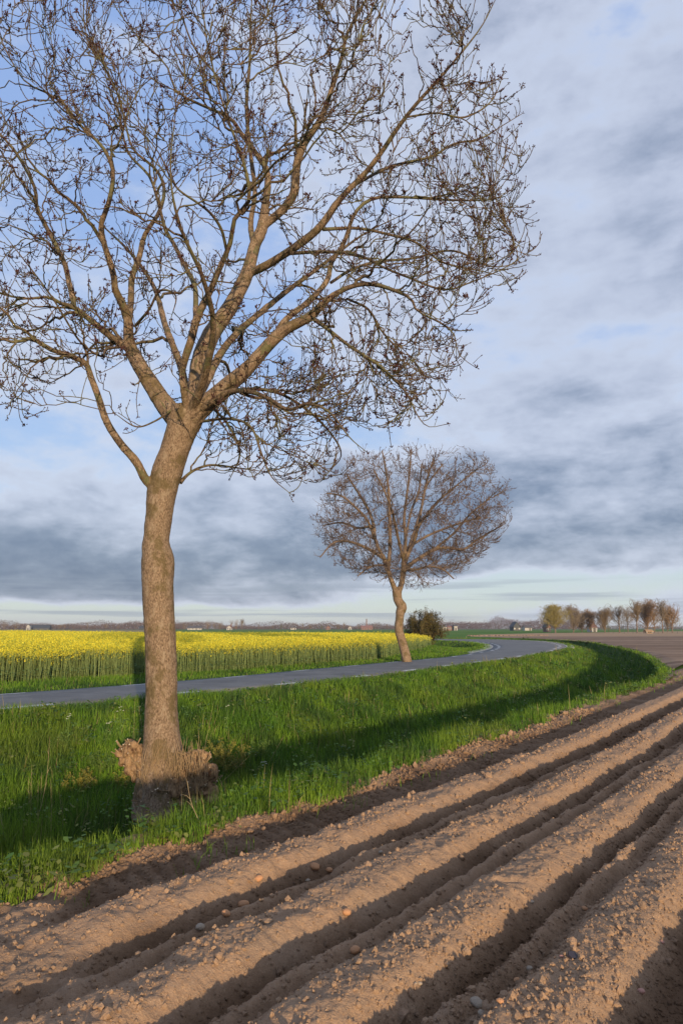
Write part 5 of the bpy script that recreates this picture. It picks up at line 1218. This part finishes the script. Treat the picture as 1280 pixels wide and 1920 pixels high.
def umbel_plant(px, py, top, label, heads, spread, seed):
    rg = np.random.default_rng(seed); p, s = hit(px, py, lambda X, Y: terrain(X, Y) + .15); q, _ = unproj(px, top, Y=p[1]); p = p - [0, 0, .2]
    root = empty('flowering_weed', p); tag(root, label, 'wildflower', 'white flowering weeds in the ditch'); H = q[2] - p[2]; T = Tubes(); hc = []
    T.add(np.array([[[0, 0, 0], [.01, 0, H * .45], [0, 0, H * .8]]]), np.array([[.005, .004, .003]]), 5)
    for k in range(heads):
        a = rg.uniform(0, 6.28); e = np.array([math.cos(a) * spread * rg.uniform(.3, 1), math.sin(a) * spread, H * rg.uniform(.85, 1.02)]); b0 = np.array([0, 0, H * rg.uniform(.45, .75)])
        T.add(np.stack([b0, (b0 + e) / 2 + [0, 0, -.01], e])[None], np.array([[.003, .0025, .002]]), 4); hc.append(e)
    V, Fc = T.arrays(); mesh_np('stem', V, Fc, M_weed, root, True)
    for e in hc:
        n_ = 14; qx = e + np.column_stack([rg.normal(0, .011, (n_, 2)), rg.normal(0, .003, n_)]); V, Fq = octs(qx, rg.uniform(.004, .006, n_), np.tile([0, 0, 1.], (n_, 1)), rg, 1.1); mesh_np('flower_head', V, [Fq], M_wflower, root, False)
    n_ = 60; qx = np.column_stack([rg.normal(0, spread, (n_, 2)), rg.uniform(.05, H * .7, n_)]); a = unit(rg.normal(size=(n_, 3))); b2_ = unit(np.cross(a, rg.normal(size=(n_, 3)))); c2 = np.cross(a, b2_); s_ = rg.uniform(.015, .035, n_)[:, None]
    v = np.stack([qx - b2_ * s_, qx + c2 * s_ * .4, qx + b2_ * s_, qx - c2 * s_ * .4], 1).reshape(-1, 3); mesh_np('leaves', v, [np.arange(n_)[:, None] * 4 + np.array([[0, 1, 2, 3]])], M_weed, root)
umbel_plant(225, 1375, 1325, 'white umbel weed left of the big trunk near the road edge', 5, .08, 1); umbel_plant(127, 1395, 1338, 'tall pale-flowered weed on the lit bank, leftmost of the flowering weeds', 4, .04, 2)
umbel_plant(494, 1470, 1428, 'white umbel weed in dark grass right of the burl', 5, .07, 3); umbel_plant(425, 1370, 1323, 'small white umbel just right of the big trunk near the road', 3, .06, 4); umbel_plant(200, 1385, 1352, 'short whitish umbel weed below the one left of the trunk', 3, .05, 5)
def bank_bush(px, py, hgt, wid, n, cols, label, seed):
    p, s = hit(px, py, lambda X, Y: terrain(X, Y) + .1); leaf_shrub('leafy_weed', (p[0], p[1], p[2] - .12), hgt, wid, n, .017, cols, label, 'weed', seed, 12, M_weed)
YC = [(.16, .15, .03), (.25, .22, .04)]; GC = [(.06, .12, .02), (.13, .18, .035)]
bank_bush(150, 1475, .45, .42, 1500, YC, 'yellowish small-leaved weed bush at the shadow line left of the burl', 11); bank_bush(418, 1440, .75, .65, 3200, YC, 'largest yellowish leafy weed bush directly right of the burl', 12)
bank_bush(480, 1420, .55, .4, 1300, GC, 'slim green leafy weed further right of the largest yellowish bush', 13); bank_bush(190, 1440, .45, .35, 1100, GC, 'small green leafy weed between the yellowish bush and the burl', 14); bank_bush(120, 1400, .4, .4, 1100, GC, 'green leafy weed below the tall pale-flowered weed', 15)
bank_bush(232, 1290 + 185, .4, .5, 900, YC, 'low yellow-green weed touching the left side of the burl', 16)

# ---------------------------------------------------------------- haze
HAZE = True
if HAZE:
    bm = bmesh.new(); bmesh.ops.create_cube(bm, size=1, matrix=Matrix.Translation((0, 2400, 18)) @ Matrix.Diagonal((17000, 19000, 44, 1)))
    me = bpy.data.meshes.new('haze'); bm.to_mesh(me); bm.free(); m = bpy.data.materials.new('haze_air'); m.use_nodes = True; n = NT(m.node_tree); n.n.clear()
    oo = n.new('ShaderNodeOutputMaterial'); pv = n.new('ShaderNodeVolumePrincipled'); pv.inputs['Color'].default_value = (.80, .86, .95, 1); pv.inputs['Density'].default_value = .00012; pv.inputs['Anisotropy'].default_value = .2
    n.l.new(pv.outputs[0], oo.inputs['Volume']); me.materials.append(m); o = bpy.data.objects.new('haze', me); C.objects.link(o); tag(o, kind='stuff')
